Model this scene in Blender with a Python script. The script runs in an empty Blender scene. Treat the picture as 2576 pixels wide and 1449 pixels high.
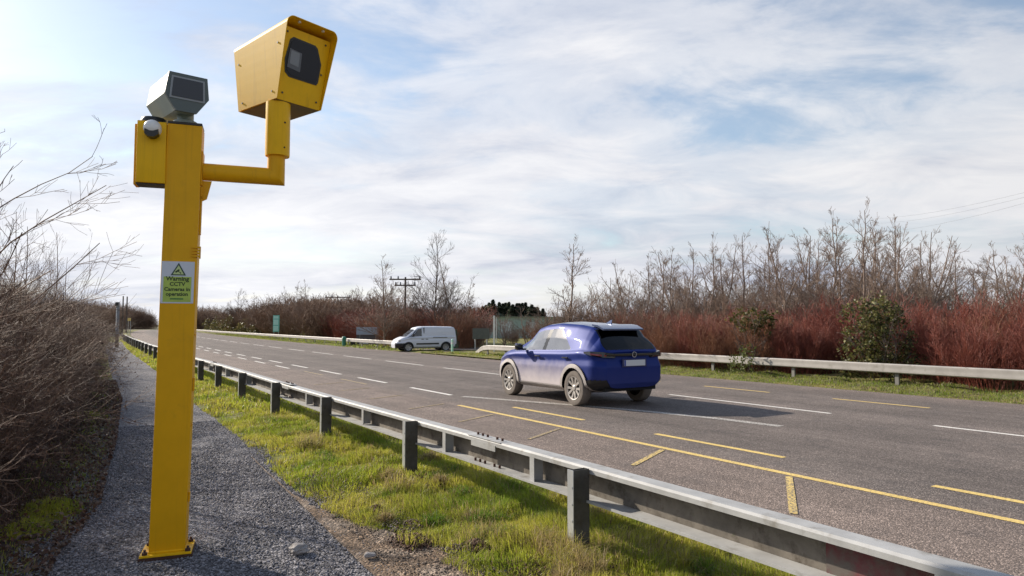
import bpy, bmesh, math, random
import numpy as np
from mathutils import Vector, Matrix
R = math.radians
rng = np.random.default_rng(7); random.seed(7)
SC = bpy.context.scene; COL = SC.collection

# ------------------------------------------------------------------ camera
F = 1717.; CH = 1.7; CX = 1288.; CY = 724.5
PITCH = math.atan((816 - CY) / F)
cd = bpy.data.cameras.new('camera'); cam = bpy.data.objects.new('camera', cd); COL.objects.link(cam)
cam.location = (0, 0, CH); cam.rotation_euler = (R(90) + PITCH, 0, 0)
cd.sensor_width = 36; cd.lens = F / 2576 * 36; cd.clip_start = .05; cd.clip_end = 6000
SC.camera = cam

# ------------------------------------------------------------------ sun and sky
SUN_AZ = R(58)      # to the left of the view direction
SUN_EL = R(28)
sd = Vector((-math.sin(SUN_AZ) * math.cos(SUN_EL), math.cos(SUN_AZ) * math.cos(SUN_EL), math.sin(SUN_EL)))
sl = bpy.data.lights.new('sun', 'SUN'); sl.energy = 5.0; sl.angle = R(.6); sl.color = (1, .90, .76)
sun = bpy.data.objects.new('sun', sl); COL.objects.link(sun)
sun.rotation_euler = sd.to_track_quat('Z', 'Y').to_euler()
W = bpy.data.worlds.new('World'); SC.world = W; W.use_nodes = True
nt = W.node_tree; nt.nodes.clear()
def N(t, **k):
    n = nt.nodes.new(t)
    for a, b in k.items(): setattr(n, a, b)
    return n
def L(a, b): nt.links.new(a, b)
def inp(n, i, v):
    n.inputs[i].default_value = v; return n
def mathn(op, a, b=None, c=None, clamp=False):
    n = N('ShaderNodeMath', operation=op); n.use_clamp = clamp
    for i, q in enumerate((a, b, c)):
        if q is None: continue
        if isinstance(q, (int, float)): n.inputs[i].default_value = q
        else: L(q, n.inputs[i])
    return n.outputs[0]
def ramp(fac, stops, interp='LINEAR'):
    n = N('ShaderNodeValToRGB'); n.color_ramp.interpolation = interp
    e = n.color_ramp.elements
    while len(e) < len(stops): e.new(.5)
    for q, (p_, c_) in zip(e, stops):
        q.position = p_; q.color = c_ if len(c_) == 4 else (*c_, 1)
    L(fac, n.inputs[0]); return n.outputs[0]
def g(v): return (v, v, v, 1)
tc = N('ShaderNodeTexCoord'); sep = N('ShaderNodeSeparateXYZ'); L(tc.outputs['Generated'], sep.inputs[0])
z = mathn('MAXIMUM', sep.outputs[2], 0.0)
zz = mathn('ADD', z, .16)
px = mathn('DIVIDE', sep.outputs[0], zz); py = mathn('DIVIDE', sep.outputs[1], zz)
cmb = N('ShaderNodeCombineXYZ'); L(px, cmb.inputs[0]); L(py, cmb.inputs[1])
def noise(vec, scale, detail, rough=.55, dist=0., lac=2.):
    n = N('ShaderNodeTexNoise'); L(vec, n.inputs['Vector']); n.inputs['Scale'].default_value = scale
    n.inputs['Detail'].default_value = detail; n.inputs['Roughness'].default_value = rough
    n.inputs['Distortion'].default_value = dist; return n.outputs['Fac']
mp = N('ShaderNodeMapping'); L(cmb.outputs[0], mp.inputs[0]); mp.inputs['Scale'].default_value = (.72, 1., 1.)
mp.inputs['Location'].default_value = (3.1, 1.7, 0); mp.inputs['Rotation'].default_value = (0, 0, R(-12))
n1 = noise(mp.outputs[0], 1.0, 10, .58, .35)
n2 = noise(mp.outputs[0], 2.6, 8, .62, .5)
n3 = noise(mp.outputs[0], .45, 6, .5, .2)
cov = mathn('ADD', mathn('MULTIPLY', n1, .7), mathn('MULTIPLY', n2, .3))
# more cover towards the horizon
cov = mathn('ADD', cov, mathn('MULTIPLY', mathn('SUBTRACT', .42, z), .36))
mask = ramp(cov, [(.43, g(.16)), (.55, g(.80)), (.65, g(1))], 'EASE')
sky = N('ShaderNodeTexSky', sky_type='NISHITA'); sky.sun_disc = False
sky.sun_elevation = SUN_EL; sky.sun_rotation = -SUN_AZ; sky.altitude = 20; sky.air_density = 1.1; sky.dust_density = .6
bg1 = N('ShaderNodeBackground'); L(sky.outputs[0], bg1.inputs[0]); bg1.inputs[1].default_value = .12
# cloud colour: white tops, blue grey undersides, brighter towards the sun
shade = mathn('ADD', mathn('MULTIPLY', n3, .6), mathn('MULTIPLY', n2, .4))
ccol = ramp(shade, [(.38, (.47, .51, .62)), (.50, (.72, .735, .79)), (.61, (.87, .87, .89))])
dt = N('ShaderNodeVectorMath', operation='DOT_PRODUCT'); L(tc.outputs['Generated'], dt.inputs[0]); dt.inputs[1].default_value = sd
gl = mathn('POWER', mathn('MULTIPLY_ADD', dt.outputs['Value'], .5, .5, clamp=True), 1.2)
bstr = mathn('ADD', mathn('MULTIPLY', gl, .40), .56)
bg2 = N('ShaderNodeBackground'); L(ccol, bg2.inputs[0]); L(bstr, bg2.inputs[1])
mix = N('ShaderNodeMixShader'); L(mask, mix.inputs[0]); L(bg1.outputs[0], mix.inputs[1]); L(bg2.outputs[0], mix.inputs[2])
out = N('ShaderNodeOutputWorld'); L(mix.outputs[0], out.inputs[0])
SC.view_settings.view_transform = 'Standard'; SC.view_settings.look = 'None'
SC.view_settings.exposure = .38; SC.view_settings.gamma = 1
SC.render.engine = 'CYCLES'
SC.cycles.max_bounces = 8; SC.cycles.transparent_max_bounces = 16

# ------------------------------------------------------------------ frames and points
A = R(33.); U = Vector((-math.sin(A), math.cos(A))); NN = Vector((math.cos(A), math.sin(A)))
CURV = .00025
def ST(s, t, z=0.):
    """point of the road frame: s metres along the road, t metres across it"""
    if s > 0: t = t + CURV * s * s
    return Vector((U.x * s + NN.x * t, U.y * s + NN.y * t, z))
def ray(x, y):
    dx, dz = (x - CX) / F, -(y - CY) / F
    return Vector((dx, math.cos(PITCH) - dz * math.sin(PITCH), math.sin(PITCH) + dz * math.cos(PITCH)))
def AT(x, Y, z=0.):
    """ground point that stands at picture column x at depth Y"""
    r = ray(x, 816); return Vector((r.x / r.y * Y, Y, z))
def HZ(y, Y):
    r = ray(CX, y); return CH + r.z / r.y * Y

# ------------------------------------------------------------------ mesh helpers
def obj(name, v, f, mat, parent=None, smooth=False, mats=None, midx=None, colors=None):
    me = bpy.data.meshes.new(name)
    if isinstance(v, np.ndarray):
        v = v.reshape(-1, 3)
        me.vertices.add(len(v)); me.vertices.foreach_set('co', v.astype(np.float32).ravel())
        f = np.asarray(f); k = f.shape[1]
        me.loops.add(f.size); me.loops.foreach_set('vertex_index', f.astype(np.int32).ravel())
        me.polygons.add(len(f)); me.polygons.foreach_set('loop_start', np.arange(0, f.size, k, dtype=np.int32))
        me.update(calc_edges=True)
    else:
        me.from_pydata([tuple(q) for q in v], [], f); me.update()
    for m in (mats or [mat]): me.materials.append(m)
    if midx is not None: me.polygons.foreach_set('material_index', np.asarray(midx, dtype=np.int32))
    if smooth: me.polygons.foreach_set('use_smooth', np.ones(len(me.polygons), dtype=bool))
    if colors is not None:
        ca = me.color_attributes.new('tint', 'FLOAT_COLOR', 'POINT')
        c = np.ones((len(me.vertices), 4), dtype=np.float32); c[:, :3] = colors
        ca.data.foreach_set('color', c.ravel())
    me.validate()
    o = bpy.data.objects.new(name, me); COL.objects.link(o)
    if parent: o.parent = parent
    return o
def tag(o, label=None, cat=None, group=None, kind=None):
    if label: o['label'] = label
    if cat: o['category'] = cat
    if group: o['group'] = group
    if kind: o['kind'] = kind
    return o
def empty(name, loc=(0, 0, 0), rz=0.):
    o = bpy.data.objects.new(name, None); COL.objects.link(o); o.location = loc; o.rotation_euler = (0, 0, rz)
    o.empty_display_size = .3
    return o
def copy_tree(o, parent=None):
    c = o.copy(); COL.objects.link(c); c.parent = parent
    for ch in list(o.children): copy_tree(ch, c)
    return c
class MB:
    def __init__(s): s.v = []; s.f = []
    def add(s, v, f):
        k = len(s.v); s.v += [Vector(q) for q in v]; s.f += [tuple(i + k for i in q) for q in f]; return s
    def box(s, a, b, M=None, bev=0.):
        (x0, y0, z0), (x1, y1, z1) = a, b
        if bev:
            bm = bmesh.new(); bmesh.ops.create_cube(bm, size=1)
            for q in bm.verts: q.co = Vector(((x0 + x1) / 2 + q.co.x * (x1 - x0), (y0 + y1) / 2 + q.co.y * (y1 - y0), (z0 + z1) / 2 + q.co.z * (z1 - z0)))
            bmesh.ops.bevel(bm, geom=bm.edges[:], offset=bev, segments=2, affect='EDGES', profile=.6)
            bm.verts.index_update(); v = [q.co.copy() for q in bm.verts]; f = [[q.index for q in p.verts] for p in bm.faces]; bm.free()
        else:
            v = [Vector(q) for q in ((x0, y0, z0), (x1, y0, z0), (x1, y1, z0), (x0, y1, z0), (x0, y0, z1), (x1, y0, z1), (x1, y1, z1), (x0, y1, z1))]
            f = [(0, 3, 2, 1), (4, 5, 6, 7), (0, 1, 5, 4), (1, 2, 6, 5), (2, 3, 7, 6), (3, 0, 4, 7)]
        if M: v = [M @ q for q in v]
        return s.add(v, f)
    def tube(s, a, b, r0, r1=None, n=12, caps=True):
        a, b = Vector(a), Vector(b); r1 = r0 if r1 is None else r1
        d = (b - a).normalized(); e = d.orthogonal().normalized(); h = d.cross(e)
        v = [a + (e * math.cos(t) + h * math.sin(t)) * r0 for t in [2 * math.pi * i / n for i in range(n)]]
        v += [b + (e * math.cos(t) + h * math.sin(t)) * r1 for t in [2 * math.pi * i / n for i in range(n)]]
        f = [(i, (i + 1) % n, n + (i + 1) % n, n + i) for i in range(n)]
        if caps: f += [tuple(range(n))[::-1], tuple(range(n, 2 * n))]
        return s.add(v, f)
    def lathe(s, prof, M=None, n=24):
        v = []; m = len(prof)
        for i in range(n):
            t = 2 * math.pi * i / n
            for r, zq in prof: v.append(Vector((r * math.cos(t), r * math.sin(t), zq)))
        f = [(i * m + j, ((i + 1) % n) * m + j, ((i + 1) % n) * m + j + 1, i * m + j + 1) for i in range(n) for j in range(m - 1)]
        if M: v = [M @ q for q in v]
        return s.add(v, f)
    def prism(s, poly, d0, d1, M=None):
        """poly in (x, z), extruded along y"""
        n = len(poly)
        v = [Vector((x, d0, zq)) for x, zq in poly] + [Vector((x, d1, zq)) for x, zq in poly]
        f = [tuple(range(n)), tuple(range(n, 2 * n))[::-1]] + [(i, n + i, n + (i + 1) % n, (i + 1) % n) for i in range(n)]
        if M: v = [M @ q for q in v]
        return s.add(v, f)
    def build(s, name, mat, parent=None, smooth=False, fixn=True):
        o = obj(name, s.v, s.f, mat, parent, smooth)
        if fixn:
            bm = bmesh.new(); bm.from_mesh(o.data); bmesh.ops.recalc_face_normals(bm, faces=bm.faces); bm.to_mesh(o.data); bm.free()
        return o
def autosmooth(o, ang=35):
    for e in o.data.polygons: e.use_smooth = True
    bm = bmesh.new(); bm.from_mesh(o.data)
    for e in bm.edges:
        if len(e.link_faces) == 2 and e.calc_face_angle(0) > R(ang): e.smooth = False
    bm.to_mesh(o.data); bm.free()
    return o
def text_mesh(name, body, size, M, mat, parent, bold=0., ext=.0006, align='CENTER', sx=1.):
    cu = bpy.data.curves.new(name, 'FONT'); cu.body = body; cu.size = size; cu.align_x = align; cu.align_y = 'CENTER'
    cu.extrude = ext; cu.offset = bold; cu.resolution_u = 2
    t = bpy.data.objects.new(name, cu); COL.objects.link(t)
    dg = bpy.context.evaluated_depsgraph_get(); me = bpy.data.meshes.new_from_object(t.evaluated_get(dg))
    bpy.data.objects.remove(t); bpy.data.curves.remove(cu)
    for q in me.vertices: q.co = M @ Vector((q.co.x * sx, -q.co.z, q.co.y))
    me.materials.clear(); me.materials.append(mat); me.name = name
    o = bpy.data.objects.new(name, me); COL.objects.link(o); o.parent = parent
    return o

# ------------------------------------------------------------------ materials
def mat(name, col=(.5, .5, .5), rough=.6, metal=0., var=.0, scale=8., bump=0., bscale=40., spec=.5, coat=0., stains=None, detail=6, streak=0.):
    """principled; var varies the colour itself with noise, stains = (colour, scale, lo, hi)"""
    global nt
    m = bpy.data.materials.new(name); m.use_nodes = True; nt = m.node_tree
    b = nt.nodes['Principled BSDF']
    b.inputs['Roughness'].default_value = rough; b.inputs['Metallic'].default_value = metal
    b.inputs['Specular IOR Level'].default_value = spec; b.inputs['Coat Weight'].default_value = coat
    b.inputs['Coat Roughness'].default_value = .04
    t = N('ShaderNodeTexCoord'); vec = t.outputs['Object']
    c = N('ShaderNodeRGB'); c.outputs[0].default_value = (*col, 1); cur = c.outputs[0]
    if var:
        f = noise(vec, scale, detail, .6)
        lo = tuple(max(0, q * (1 - var)) for q in col); hi = tuple(q * (1 + var) for q in col)
        cur = ramp(f, [(.3, lo), (.7, hi)])
    for st in (stains or []):
        sc_, s_, lo_, hi_ = st
        f = noise(vec, s_, 7, .65)
        k = ramp(f, [(lo_, g(0)), (hi_, g(1))])
        mx = N('ShaderNodeMix', data_type='RGBA'); L(k, mx.inputs[0]); L(cur, mx.inputs[6]); mx.inputs[7].default_value = (*sc_, 1); cur = mx.outputs[2]
    if streak:
        ms = N('ShaderNodeMapping'); L(vec, ms.inputs[0]); ms.inputs['Scale'].default_value = (22, 22, .55)
        k = ramp(noise(ms.outputs[0], 1., 6, .65), [(.54, g(0)), (.80, g(streak))])
        mx = N('ShaderNodeMix', data_type='RGBA'); L(k, mx.inputs[0]); L(cur, mx.inputs[6]); mx.inputs[7].default_value = (.36, .18, .015, 1); cur = mx.outputs[2]
    L(cur, b.inputs['Base Color'])
    if bump:
        f = noise(vec, bscale, 5, .6); bp = N('ShaderNodeBump'); bp.inputs['Strength'].default_value = bump; bp.inputs['Distance'].default_value = .01
        L(f, bp.inputs['Height']); L(bp.outputs[0], b.inputs['Normal'])
    m['bsdf'] = 1
    return m
def leafy(name, transl=.4, rough=.5, mul=(1, 1, 1)):
    global nt
    m = bpy.data.materials.new(name); m.use_nodes = True; nt = m.node_tree
    b = nt.nodes['Principled BSDF']; b.inputs['Roughness'].default_value = rough; b.inputs['Specular IOR Level'].default_value = .35
    o = nt.nodes['Material Output']
    at = N('ShaderNodeAttribute'); at.attribute_name = 'tint'
    L(at.outputs['Color'], b.inputs['Base Color'])
    tr = N('ShaderNodeBsdfTranslucent'); L(at.outputs['Color'], tr.inputs[0])
    mx = N('ShaderNodeMixShader'); mx.inputs[0].default_value = transl
    L(b.outputs[0], mx.inputs[1]); L(tr.outputs[0], mx.inputs[2]); L(mx.outputs[0], o.inputs[0])
    return m
def ground_mat(name, cols, scales, bump=.6, bscale=60., rough=.95, fine=None, voro=None, spec=.3):
    """cols: list of (colour); mixed by noises of the given scales"""
    global nt
    m = bpy.data.materials.new(name); m.use_nodes = True; nt = m.node_tree
    b = nt.nodes['Principled BSDF']; b.inputs['Roughness'].default_value = rough; b.inputs['Specular IOR Level'].default_value = spec
    vec = N('ShaderNodeTexCoord').outputs['Object']
    c = N('ShaderNodeRGB'); c.outputs[0].default_value = (*cols[0], 1); cur = c.outputs[0]
    for cc, (s_, lo_, hi_) in zip(cols[1:], scales):
        k = ramp(noise(vec, s_, 8, .65), [(lo_, g(0)), (hi_, g(1))])
        mx = N('ShaderNodeMix', data_type='RGBA'); L(k, mx.inputs[0]); L(cur, mx.inputs[6]); mx.inputs[7].default_value = (*cc, 1); cur = mx.outputs[2]
    h = noise(vec, bscale, 6, .7)
    if voro:
        vs, lo_, hi_ = voro
        vn = N('ShaderNodeTexVoronoi'); L(vec, vn.inputs['Vector']); vn.inputs['Scale'].default_value = vs; vn.inputs['Randomness'].default_value = 1
        sp = N('ShaderNodeSeparateColor'); L(vn.outputs['Color'], sp.inputs[0])
        k = ramp(sp.outputs[0], [(0, g(lo_)), (.75, g((lo_ + hi_) * .38)), (1, g(hi_))])
        mx = N('ShaderNodeMix', data_type='RGBA', blend_type='MULTIPLY'); mx.inputs[0].default_value = 1; L(cur, mx.inputs[6]); L(k, mx.inputs[7]); cur = mx.outputs[2]
        h = mathn('SUBTRACT', 1., vn.outputs['Distance'])
    L(cur, b.inputs['Base Color'])
    bp = N('ShaderNodeBump'); bp.inputs['Strength'].default_value = bump; bp.inputs['Distance'].default_value = .02 if not voro else .6 / voro[0]
    L(h, bp.inputs['Height']); L(bp.outputs[0], b.inputs['Normal'])
    return m

M = {}
M['yellow'] = mat('yellow_paint', (.78, .40, .004), .5, var=.06, scale=5, bump=.05, bscale=20, spec=.25, streak=.45, stains=[((.45, .24, .02), 2.2, .58, .85), ((.42, .26, .05), 6, .66, .9)])
M['yellow_side'] = mat('yellow_paint_clean', (.88, .50, .006), .45, var=.05, scale=6, spec=.25, streak=.45, stains=[((.45, .28, .06), 14, .70, .86)])
M['dark_metal'] = mat('dark_metal', (.035, .032, .03), .5, var=.2)
M['rust'] = mat('rusty_bolt', (.07, .03, .018), .8, var=.4, scale=60)
M['grey_green'] = mat('pale_grey_green_metal', (.25, .31, .295), .4, var=.06, scale=10)
M['screen_frame'] = mat('screen_frame', (.30, .33, .37), .45)
M['white_plastic'] = mat('white_plastic', (.8, .8, .8), .35)
M['black_plastic'] = mat('black_plastic', (.015, .015, .017), .35)
M['glass_dark'] = mat('dark_glass', (.012, .013, .022), .12, spec=.3)
M['glass_lens'] = mat('lens_grey', (.22, .24, .27), .2)
M['sticker_white'] = mat('sticker_white', (.62, .66, .74), .5)
M['sticker_green'] = mat('sticker_yellow_green', (.42, .55, .10), .5, var=.12, scale=14)
M['ink'] = mat('dark_ink', (.035, .06, .02), .5)
M['ink_tri'] = mat('triangle_ink', (.03, .07, .05), .5)
M['tri_fill'] = mat('triangle_yellow', (.55, .66, .30), .5)
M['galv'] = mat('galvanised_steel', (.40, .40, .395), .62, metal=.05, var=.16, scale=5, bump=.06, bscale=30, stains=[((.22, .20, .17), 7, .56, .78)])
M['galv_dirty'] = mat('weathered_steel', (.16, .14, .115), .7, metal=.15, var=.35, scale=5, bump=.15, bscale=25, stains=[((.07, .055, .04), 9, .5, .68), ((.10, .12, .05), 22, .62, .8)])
M['post'] = mat('barrier_post_steel', (.078, .073, .066), .65, metal=.2, var=.3, scale=7, bump=.1, bscale=40, stains=[((.05, .035, .025), 11, .52, .75)])  # shade of the camera-facing side is darkened into this steel colour
M['post_edge'] = mat('post_edge_steel', (.55, .56, .57), .4, metal=.4, var=.1)  # sunlit edge of the same post, its brightness put into the colour
M['far_rail'] = mat('pale_weathered_rail', (.39, .365, .345), .5, metal=.2, var=.15, scale=2.5, bump=.05, stains=[((.24, .22, .19), 3.5, .56, .75)])
M['far_post'] = mat('far_post', (.2, .19, .18), .6)
M['mound'] = mat('dark_earth', (.05, .035, .025), .95, var=.5, scale=9, bump=1., bscale=18)
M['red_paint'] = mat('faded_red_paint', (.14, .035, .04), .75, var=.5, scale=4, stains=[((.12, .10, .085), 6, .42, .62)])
M['bark'] = mat('bare_bark', (.24, .175, .138), .85, var=.3, scale=3)
M['bark_far'] = mat('bare_bark_far', (.15, .10, .085), .9, var=.2, scale=1)
M['bark_dark'] = mat('dark_bark', (.13, .10, .085), .85, var=.3, scale=3)
M['twig_red'] = mat('red_dogwood_twig', (.205, .053, .034), .6, var=.35, scale=1.4)
M['twig_rust'] = mat('rusty_brown_twig', (.24, .105, .055), .7, var=.35, scale=1.4)
M['twig_brown'] = mat('brown_twig', (.20, .125, .085), .75, var=.35, scale=1.5)
M['twig_hedge'] = mat('hedge_twig', (.20, .125, .085), .7, var=.45, scale=2.2)
M['twig_mid'] = mat('hedge_mid_twig', (.155, .088, .058), .7, var=.45, scale=2.2)
M['twig_dark'] = mat('hedge_dark_twig', (.085, .048, .034), .7, var=.45, scale=2.2)
M['leaf'] = leafy('leaf', .35)
M['grass'] = leafy('grass_blade', .5, .45)
M['wood_pole'] = mat('wooden_pole', (.10, .08, .07), .85, var=.2)
M['white_paint'] = mat('white_paint', (.75, .75, .73), .5, var=.04)
M['sign_grey'] = mat('sign_grey', (.33, .38, .46), .45, var=.06)
M['sign_back'] = mat('sign_back_grey', (.09, .10, .09), .6, var=.2)
M['teal'] = mat('teal_sign', (.16, .50, .40), .45, var=.04)
M['shed_wall'] = mat('pale_green_cladding', (.33, .43, .39), .6, var=.05)
M['shed_roof'] = mat('pale_roof', (.36, .43, .40), .5, var=.05)
M['stone'] = mat('pale_stone', (.30, .28, .27), .85, var=.25, scale=12, bump=.5, bscale=20)

# ------------------------------------------------------------------ ground, path, road
def hn(x, y, seed=0):
    """smooth cheap value noise from sines"""
    r = np.random.default_rng(seed); out = 0
    for i in range(9):
        a = r.uniform(0, 6.28); k = r.uniform(.8, 7); ph = r.uniform(0, 6.28)
        out = out + np.sin((x * math.cos(a) + y * math.sin(a)) * k + ph) / (1 + k * .35)
    return out / 3.
T_PL = ([-30, 4, 6, 7.5, 9, 11.3, 14, 17.5, 24, 33, 54, 75, 500], [-.5, -.35, -.15, .17, .27, .47, .63, .85, .98, 1.13, 1.5, 2.0, 2])
T_PR = ([-30, 4.6, 6.3, 8.4, 11, 13.6, 16, 30, 49, 75, 500], [1.6, 1.89, 1.98, 2.06, 2.2, 2.24, 2.25, 2.6, 2.7, 3, 3])
RAIL_T = 3.38; ROAD_L = 4.55; ROAD_R = 17.05
def bumpy(s, t):
    """height of the verge above the road level"""
    w = np.clip((t - np.interp(s, *T_PR)) / .5, 0, 1) * np.clip((ROAD_L - t) / .4, 0, 1)
    far = np.clip((t - ROAD_R - .1) / .5, 0, 1) * np.clip(1 - (t - 22) / 3, 0, 1)
    lef = np.clip((np.interp(s, *T_PL) - t) / .6, 0, 1)
    b = hn(s * 1.3, t * 1.3, 3) * .06 + hn(s * 3.5, t * 3.5, 4) * .03
    return w * (.055 + b) + far * (.06 + b) + lef * (.05 + b * 1.5) - .012
def sheet(name, ss, tt, zf, m, kind='structure', smooth=True):
    S, T = np.meshgrid(np.array(ss, float), np.array(tt, float), indexing='ij')
    return sheet_g(name, S, T, zf, m, kind, smooth)
def sheet_g(name, S, T, zf, m, kind='structure', smooth=True):
    Z = zf(S, T) * np.ones_like(S)
    Tc = T + np.where(S > 0, CURV * S * S, 0)
    P_ = np.stack([U.x * S + NN.x * Tc, U.y * S + NN.y * Tc, Z], -1).reshape(-1, 3)
    a, b = S.shape; I = np.arange(a * b).reshape(a, b)
    Fq = np.stack([I[:-1, :-1], I[1:, :-1], I[1:, 1:], I[:-1, 1:]], -1).reshape(-1, 4)
    if True:   # keep faces pointing up
        Fq = Fq[:, ::-1]
    o = obj(name, P_, Fq, m, smooth=smooth)
    if o.data.polygons[0].normal.z < 0: o.data.flip_normals()
    if kind: o['kind'] = kind
    return o
M['earth'] = ground_mat('grassy_earth', [(.15, .17, .035), (.24, .19, .07), (.07, .045, .03), (.10, .055, .035)], [(1.1, .42, .62), (2.6, .56, .66), (.9, .62, .68)], bump=1., bscale=35)
M['litter'] = ground_mat('leaf_litter_soil', [(.035, .024, .018), (.07, .045, .03), (.04, .055, .015)], [(6, .45, .62), (1.4, .6, .7)], bump=1., bscale=45)
M['gravel'] = ground_mat('path_gravel', [(.155, .15, .16), (.215, .205, .212), (.13, .108, .092)], [(2., .4, .65), (.8, .58, .72)], bump=1., voro=(70, .25, 2.6))
M['soil'] = ground_mat('trodden_soil', [(.20, .14, .095), (.27, .215, .17), (.10, .065, .04)], [(3, .45, .6), (5, .55, .66)], bump=1., voro=(55, .5, 1.8))
M['asphalt'] = ground_mat('asphalt', [(.200, .168, .150), (.25, .208, .185), (.16, .138, .128)], [(.5, .42, .62), (1.7, .52, .72)], bump=.7, voro=(85, .45, 1.75), rough=.85)
M['field'] = ground_mat('field', [(.07, .085, .022), (.12, .10, .045), (.06, .045, .03)], [(.06, .4, .6), (.4, .5, .65)], bump=.5, bscale=8)
gs = np.concatenate([np.arange(-8, 1, .5), np.arange(1, 14, .09), np.arange(14, 40, .4), np.arange(40, 140, 3), [150, 180, 230]])
gt = np.concatenate([np.arange(-22, -4, 2), np.arange(-4, 5, .09), np.arange(5, 16.8, 1.4), np.arange(16.8, 22, .2), [23, 25, 30, 40, 60]])
sheet('ground', gs, gt, lambda s, t: np.where((t > ROAD_L + .15) & (t < ROAD_R - .15), -.06, bumpy(s, t)), M['earth'])
big = obj('field', [(-1500, -300, -.25), (1500, -300, -.25), (1500, 4000, -.25), (-1500, 4000, -.25)], [(0, 1, 2, 3)], M['field']); big['kind'] = 'structure'
# leafy floor under the hedge
S_, K_ = np.meshgrid(np.concatenate([np.arange(-6, 20, .15), np.arange(20, 62, .8)]), np.linspace(0, 1, 46), indexing='ij')
pl = np.interp(S_, *T_PL); T_ = -7 + (pl + 7 + .06 * hn(S_ * 4, S_ * 0, 9)) * K_ ** .6
sheet_g('hedge_floor', S_, T_, lambda s, t: bumpy(s, t) + .012, M['litter'])
# gravel path
S_, K_ = np.meshgrid(np.concatenate([np.arange(-6, 20, .1), np.arange(20, 75, .8)]), np.linspace(0, 1, 30), indexing='ij')
pl = np.interp(S_, *T_PL) - .12 + .07 * hn(S_ * 3, S_ * 0, 11); pr = np.interp(S_, *T_PR) + .05 * hn(S_ * 3.5, S_ * 0, 12)
T_ = pl + (pr - pl) * K_
sheet_g('path', S_, T_, lambda s, t: bumpy(s, t) + .017 + .012 * hn(s * 2, t * 2, 5), M['gravel'])
# bare trodden soil patch between path and grass
S_, K_ = np.meshgrid(np.arange(1.5, 9.2, .08), np.linspace(0, 1, 14), indexing='ij')
wd = np.interp(S_, [1.5, 3, 4.5, 5.2, 6.2, 7.0, 9.2], [.66, .62, .52, .40, .14, .02, 0.01])
c0 = np.interp(S_, *T_PR) - .12
T_ = c0 + (wd + .1 * hn(S_ * 5, S_ * 0, 15) * (wd > .1)) * K_
sheet_g('soil_patch', S_, T_, lambda s, t: bumpy(s, t) + .03 - .018 * np.abs(t - c0.mean()) * 0, M['soil'])
# road
rs = np.concatenate([np.arange(-12, 30, .5), np.arange(30, 245, 5)])
def road_wear(m):
    global nt
    nt = m.node_tree; b = nt.nodes['Principled BSDF']; src = b.inputs['Base Color'].links[0].from_socket
    vec = N('ShaderNodeTexCoord').outputs['Object']; mpn = N('ShaderNodeMapping'); L(vec, mpn.inputs[0]); mpn.inputs['Rotation'].default_value = (0, 0, -A); 
    sp = N('ShaderNodeSeparateXYZ'); L(mpn.outputs[0], sp.inputs[0])      # x = across, y = along
    tq = mathn('SUBTRACT', sp.outputs[0], mathn('MULTIPLY', mathn('MULTIPLY', sp.outputs[1], sp.outputs[1]), CURV))
    wob = noise(vec, .35, 4, .6); tq = mathn('ADD', tq, mathn('MULTIPLY', mathn('SUBTRACT', wob, .5), .7))
    def gy(v): return (v, v, v)
    k = ramp(mathn('DIVIDE', tq, 20.), [(.21, (1.22, 1.16, 1.12)), (.335, (1.18, 1.12, 1.08)), (.365, gy(.98)), (.43, gy(.80)), (.475, gy(.95)), (.52, gy(.80)), (.60, gy(1.0)), (.615, gy(1.08)), (.67, gy(.86)), (.72, gy(1.0)), (.77, gy(.88)), (.84, (1.12, 1.08, 1.06))])
    st = N('ShaderNodeMapping'); L(mpn.outputs[0], st.inputs[0]); st.inputs['Scale'].default_value = (3.2, .12, 1)
    k2 = ramp(noise(st.outputs[0], 1., 6, .6), [(.35, gy(.86)), (.65, gy(1.1))])
    k3 = ramp(noise(vec, .9, 3, .5), [(.66, gy(1.)), (.74, gy(.78))])
    for kk in (k, k2, k3):
        mx = N('ShaderNodeMix', data_type='RGBA', blend_type='MULTIPLY'); mx.inputs[0].default_value = 1; L(src, mx.inputs[6]); L(kk, mx.inputs[7]); src = mx.outputs[2]
    L(src, b.inputs['Base Color'])
M['side_asphalt'] = M['asphalt'].copy(); road_wear(M['asphalt'])
sheet('road', rs, [ROAD_L, 6, 9, 12, 15, ROAD_R], lambda s, t: 0 * s + .0 + .0 * t, M['asphalt'])
# side road at the junction
jr = obj('side_road', [tuple(ST(s, t, z_)) for s, t, z_ in ((35.5, 17.0, -.004), (44.5, 17.0, -.004), (43, 20, -.03), (42.8, 25, -.05), (45, 60, -.1), (38.5, 60, -.1), (38.2, 25, -.05), (38, 20, -.03))], [(0, 1, 2, 7), (7, 2, 3, 6), (6, 3, 4, 5)], M['side_asphalt'])
for v_ in jr.data.vertices: v_.co.z += .105 if v_.co.z < -.02 else .0
jr['kind'] = 'structure'

# ---- painted road markings: worn paint built as slightly raised sheets
def paint_mat(name, col, wear):
    global nt
    m = bpy.data.materials.new(name); m.use_nodes = True; nt = m.node_tree
    b = nt.nodes['Principled BSDF']; b.inputs['Roughness'].default_value = .7
    vec = N('ShaderNodeTexCoord').outputs['Object']
    k = ramp(noise(vec, 38, 6, .75), [(wear, g(0)), (wear + .12, g(1))])
    k2 = ramp(noise(vec, 3, 5, .6), [(.3, g(0)), (.7, g(1))])
    c = N('ShaderNodeMix', data_type='RGBA'); L(k2, c.inputs[0]); c.inputs[6].default_value = (*[q * .8 for q in col], 1); c.inputs[7].default_value = (*col, 1)
    mx = N('ShaderNodeMix', data_type='RGBA'); L(k, mx.inputs[0]); mx.inputs[6].default_value = (.15, .13, .11, 1); L(c.outputs[2], mx.inputs[7])
    L(mx.outputs[2], b.inputs['Base Color']); return m
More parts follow.
